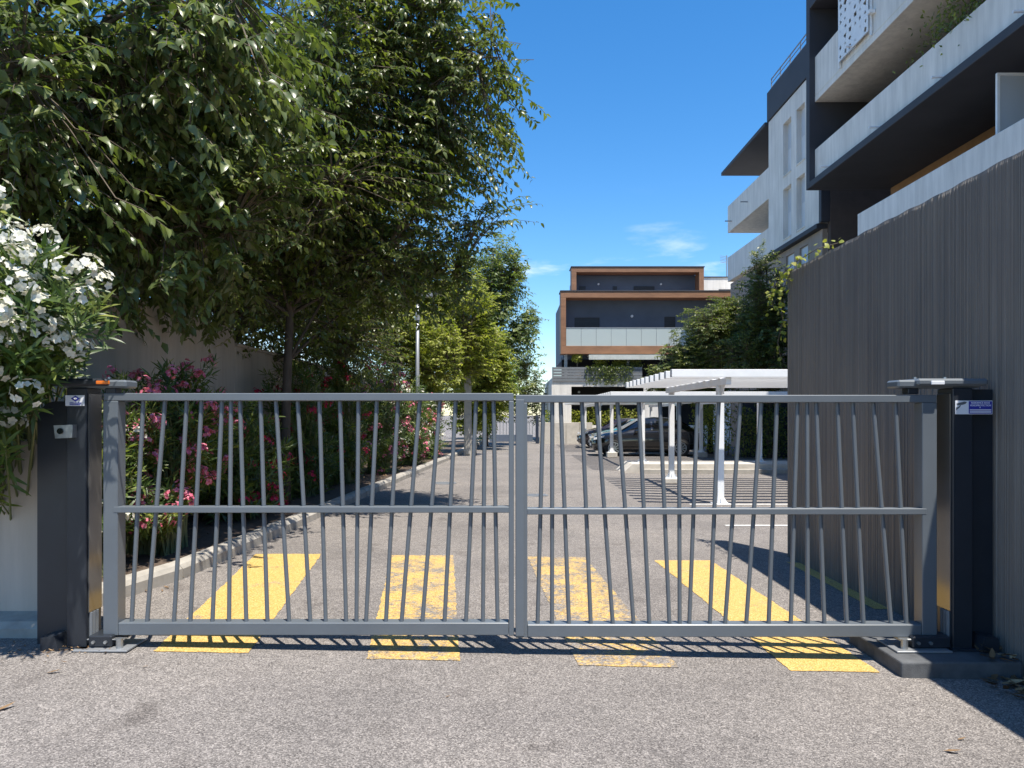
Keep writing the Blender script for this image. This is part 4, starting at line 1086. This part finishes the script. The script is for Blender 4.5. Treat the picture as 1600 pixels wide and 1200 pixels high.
# far block with rust coloured frames
t = thing('apartment_building', 'modern apartment block with rust brown framed balconies at the end of the drive', 'building', (7, 45, 0))
Y3 = 42.0
fx0, fx1 = 2.78, 13.2
def ring_frame(name, x0, x1, z0, z1, y0, y1, th, tb, tl, mat, par=None):
    part(name, mat, x0, x1, y0, y1, z1 - th, z1, .01, par); part(name, mat, x0 + .002, x1 - .002, y0, y1, z0, z0 + tb, .01, par)
    part(name, mat, x0 + .001, x0 + tl, y0 + .002, y1, z0 + tb + .001, z1 - th - .001, .01, par); part(name, mat, x1 - tl, x1 - .001, y0 + .002, y1, z0 + tb + .001, z1 - th - .001, .01, par)
ring_frame('balcony_frame', fx0, fx1, 5.07, 8.64, Y3, Y3 + 1.0, .36, .46, .30, 'rust_panel')
part('roof_cap', 'dark_render', fx0 - .03, fx1 + .03, Y3 - .03, Y3 + 1.2, 8.643, 8.70)
sh = [(3.65, 5.12, 5.55, 7.28), (8.9, 9.55, 5.9, 7.32)]
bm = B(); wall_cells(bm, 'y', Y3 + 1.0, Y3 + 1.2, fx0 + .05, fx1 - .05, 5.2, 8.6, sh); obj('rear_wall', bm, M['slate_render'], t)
for a, b, c, d in sh:
    w = part('shutter', 'dark_shutter', a + .002, b - .002, Y3 + 1.06, Y3 + 1.1, c + .002, d - .002)
    for k in range(8): part('slat', 'dark_shutter', a + .01, b - .01, Y3 + 1.045, Y3 + 1.058, c + .06 + k * (d - c - .1) / 8, c + .06 + (k + .75) * (d - c - .1) / 8, par=w)
bm = B(); tube(bm, [(7.0, Y3 + .9, 7.35), (7.0, Y3 + .999, 7.35)], .075, 14); obj('wall_lamp', bm, M['sign_white'], t)
n = 9
for k in range(n):
    a = fx0 + .32 + k * .86; part('glass_pane', 'balustrade_glass', a, a + .845, Y3 + .06, Y3 + .075, 5.535, 6.55)
part('handrail', 'grey_metal', fx0 + .31, fx0 + .32 + n * .86, Y3 + .045, Y3 + .09, 6.552, 6.59)
part('core', 'slate_render', fx0 + .25, 13.0, Y3 + 1.3, Y3 + 9, 4.9, 8.6)
# attic storey
ring_frame('attic_frame', 3.64, 11.74, 8.72, 10.62, 45.0, 46.0, .30, .05, .30, 'rust_panel')
part('attic_wall', 'slate_render', 3.8, 11.6, 46.0, 46.2, 8.8, 10.3); part('attic_cap', 'dark_render', 3.6, 11.78, 44.97, 46.3, 10.623, 10.68)
for x in (5.4, 9.3):
    bm = B(); tube(bm, [(x, 45.9, 9.75), (x, 45.999, 9.75)], .06, 12); obj('wall_lamp', bm, M['sign_white'], t)
for a, b in ((7.6, 8.9), (4.2, 4.6), (6.3, 6.55)): part('shutter', 'dark_shutter', a, b, 45.95, 45.998, 8.8, 9.62)
part('attic_core', 'slate_render', 4.0, 11.5, 46.3, 51, 8.72, 10.5)
# recessed garden level
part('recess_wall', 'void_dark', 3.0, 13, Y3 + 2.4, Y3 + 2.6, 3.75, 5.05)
for x in (3.02, 6.6, 10.2): part('column', 'grey_metal', x, x + .16, Y3 + .3, Y3 + .46, 3.73, 5.06)
aw = part('awning', 'awning', 4.35, 8.6, Y3 - .35, Y3 + .5, 4.92, 5.0, .01); part('valance', 'awning', 4.35, 8.6, Y3 - .375, Y3 - .352, 4.72, 5.0, par=aw)
part('terrace_slab', 'white_render', 2.3, 13, Y3 - .1, Y3 + 9, 3.45, 3.72)
for k in range(5): part('railing_board', 'grey_slat', 2.28, 7.4, Y3 - .16, Y3 - .12, 3.50 + k * .165, 3.645 + k * .165)
for k in range(6): part('railing_post', 'grey_slat', 2.3 + k * 1.0, 2.36 + k * 1.0, Y3 - .115, Y3 - .06, 3.725, 4.32)
bm = B(); wall_cells(bm, 'y', Y3 - .1, Y3 + .1, 2.26, 13, -.06, 3.445, [(3.38, 7.5, 1.0, 3.2), (8.5, 11.5, 1.0, 3.2)]); obj('base_wall', bm, M['white_render'], t)
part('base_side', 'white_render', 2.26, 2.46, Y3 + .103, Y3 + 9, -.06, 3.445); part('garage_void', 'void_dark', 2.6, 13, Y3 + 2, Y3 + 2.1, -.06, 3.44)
bm = B(); tube(bm, [(4.0, Y3 + 1.9, 2.95), (4.0, Y3 + 1.99, 2.95)], .07, 12); obj('wall_lamp', bm, M['sign_white'], t)
# pale neighbour joining it on the right
t3 = t
t = thing('apartment_building', 'pale grey block with a roof aerial joining the rust framed building', 'building', (13.5, 46, 0))
part('wall', 'white_render', 13.25, 22, 44, 52, gz(4), 8.9); part('attic_wall', 'white_render', 11.8, 22, 47.0, 52, 8.95, 10.35); part('roof_cap', 'dark_render', 11.75, 22.05, 46.95, 52, 10.353, 10.42)
part('window', 'dark_shutter', 13.2, 14.4, 46.95, 46.998, 8.98, 9.6)
bm = B(); tube(bm, [(14.0, 48, 10.42), (14.0, 48, 12.0)], .03, 6)
for k in range(5): tube(bm, [(13.5 + .0 * k, 48 - .3, 11.9 - k * .1), (14.5, 48 + .3, 11.9 - k * .1)], .014, 4)
obj('aerial', bm, M['grey_metal'], t)
# terrace planting on the far block
for k, (u, v, r_, lab) in enumerate(((902, 558, .34, 'round clipped shrub at the corner of the far terrace'), (938, 566, .45, 'bushy terrace plant trailing over the far railing'), (968, 568, .42, 'bright terrace plant beside the trailing one'), (992, 568, .5, 'brownish terrace bush under the awning end'))):
    c = at(u, v, Y3 + .25); rs = np.random.RandomState(90 + k); n = 480
    tt = thing('terrace_plant', lab, 'plant', (c.x, c.y, 3.73), 'plants on the far terrace')
    dd = unit(rs.normal(size=(n, 3))) * (rs.uniform(.2, 1, n)[:, None]) * [r_, r_ * .7, r_ * .9] + [c.x, c.y, c.z]
    obj('foliage', leaf_mesh('foliage', dd, unit(rs.normal(size=(n, 3))), unit(rs.normal(size=(n, 3)) + [0, -.5, .6]), .15, .07, rs.uniform(0, 1, n), M['privet_leaf' if k < 3 else 'pear_leaf'], 0), None, tt)
    if k in (1, 2):
        m_ = 500; dd = np.stack([c.x + rs.uniform(-.9, .7, m_), np.full(m_, Y3 - .25) + rs.uniform(-.06, .05, m_), 4.35 - rs.uniform(0, 1, m_) ** 1.5 * 1.0], 1)
        obj('trailing_stems', leaf_mesh('trailing_stems', dd, unit(rs.normal(size=(m_, 3)) + [0, 0, -1]), unit(rs.normal(size=(m_, 3)) + [0, -1, .3]), .13, .06, rs.uniform(0, .5, m_), M['pear_leaf'], 0), None, tt)
    bm = B(); tube(bm, [(c.x, c.y, 3.725), (c.x, c.y, 4.1)], [.2, .26], 12); obj('pot', bm, M['tan_render'], tt)
    bm = B(); tube(bm, [(c.x, c.y, 4.05), (c.x, c.y, c.z + r_ * .5)], .03, 5); obj('stem', bm, M['twig'], tt)

# ------------------------------------------------------------------ vine on the end of the fluted wall
t = thing('climbing_vine', 'yellow leaved vine trailing over the end of the fluted wall', 'vine', (3.2, 8.5, 3.2))
rs = np.random.RandomState(14); bm = B(); P = []
strands = [[(3.30, 7.3, 3.32), (3.2, 7.7, 3.34), (3.15, 8.1, 3.30), (3.12, 8.55, 3.22), (3.1, 8.7, 3.0)],
           [(3.2, 8.4, 3.28), (3.14, 8.6, 3.0), (3.17, 8.62, 2.7), (3.12, 8.64, 2.45), (3.15, 8.62, 2.25)],
           [(3.25, 8.5, 3.28), (3.12, 8.7, 3.15), (3.05, 8.72, 3.0), (3.1, 8.7, 2.85)]]
for s in strands:
    tube(bm, s, .005, 4, cap=False)
    for k in range(38):
        q = rs.uniform(0, len(s) - 1.001); i = int(q); a = np.array(s[i]) * (1 - q + i) + np.array(s[i + 1]) * (q - i); P.append(a + rs.normal(size=3) * [.03, .05, .03])
obj('stems', bm, M['twig'], t); P = np.array(P); n = len(P)
obj('leaves', leaf_mesh('leaves', P, unit(rs.normal(size=(n, 3)) + [-.4, -.2, -.2]), unit(rs.normal(size=(n, 3)) * .6 + [-.5, -.4, .7]), .065 * rs.uniform(.5, 1.2, n), .048, rs.uniform(0, 1, n), M['vine_leaf'], 1), None, t)

# ------------------------------------------------------------------ fallen leaves
def dry_leaf(u, v, L, a, lab):
    c = ground_at(u, v); d = (math.cos(a), math.sin(a), .08)
    me = leaf_mesh('fallen_leaf', [(c.x - d[0] * L / 2, c.y - d[1] * L / 2, gz(c.x) + .006)], [d], [(0, .1, 1)], L, L * .35, [.6], M['dead_leaf'], 2, -.12)
    o = obj('fallen_leaf', me); tag(o, lab, 'leaf', 'dry leaves lying on the asphalt')
dry_leaf(85, 1052, .085, .3, 'curled orange brown leaf on the asphalt in front of the low beige wall')
dry_leaf(1489, 1177, .085, -.4, 'brown dry leaf on the asphalt in front of the plinth, outside the wall shade')
dry_leaf(1503, 1157, .05, .1, 'small reddish leaf scrap lying beside the larger dry leaf')
dry_leaf(228, 1043, .04, .2, 'tiny yellow leaf scrap on the sunny asphalt before the hinge')
dry_leaf(10, 1108, .10, 1.0, 'pale straw coloured leaf at the shaded road edge under the oleander')
dry_leaf(700, 1090, .03, .4, 'tiny brown leaf crumb alone on the open asphalt')
def litter(name, boxes, n, L, seed, lab=None):
    rs = np.random.RandomState(seed); P = []
    for k in range(n):
        x0, x1, y0, y1, z = boxes[rs.randint(len(boxes))]; x, y = rs.uniform(x0, x1), rs.uniform(y0, y1)
        P.append((x, y, (gz(x) if z is None else z) + .004 + rs.uniform(0, .015)))
    a = rs.uniform(0, 6.28, n); D = np.stack([np.cos(a), np.sin(a), rs.uniform(0, .35, n)], 1)
    o = obj(name, leaf_mesh(name, P, D, unit(rs.normal(size=(n, 3)) * .25 + [0, 0, 1]), L * rs.uniform(.4, 1.2, n), L * .28, rs.uniform(0, 1, n), M['dead_leaf'], 2, -.1))
    tag(o, lab, 'leaf litter'); return stuff(o)
litter('leaf_litter', [(2.95, 3.2, 4.35, 4.6, None), (3.0, 3.2, 4.62, 4.85, .05), (3.02, 3.22, 4.1, 4.6, None)], 70, .13, 1, 'heap of dry leaves between the plinth and the fluted wall')
litter('leaf_litter', [(-3.7, -2.75, 4.55, 5.0, None), (-4.2, -3.0, 4.7, 5.0, None), (-3.1, -2.6, 4.75, 4.85, None)], 170, .035, 2, 'brown leaf crumbs at the foot of the oleander side gate post')
litter('leaf_litter', [(-4.4, -3.45, 6.2, 14, .16), (-4.0, -2.9, 14, 20, .16), (-3.3, -2.6, 20, 26, .13)], 1500, .07, 3, 'dry leaves covering the soil of the planting bed')
litter('leaf_litter', [(-3.25, -3.0, 6.3, 9.0, None), (-2.4, -1.7, 26, 34, None), (-2.9, -2.3, 20, 26, None)], 140, .06, 4, 'scattered dry leaves in the gutter along the kerb')
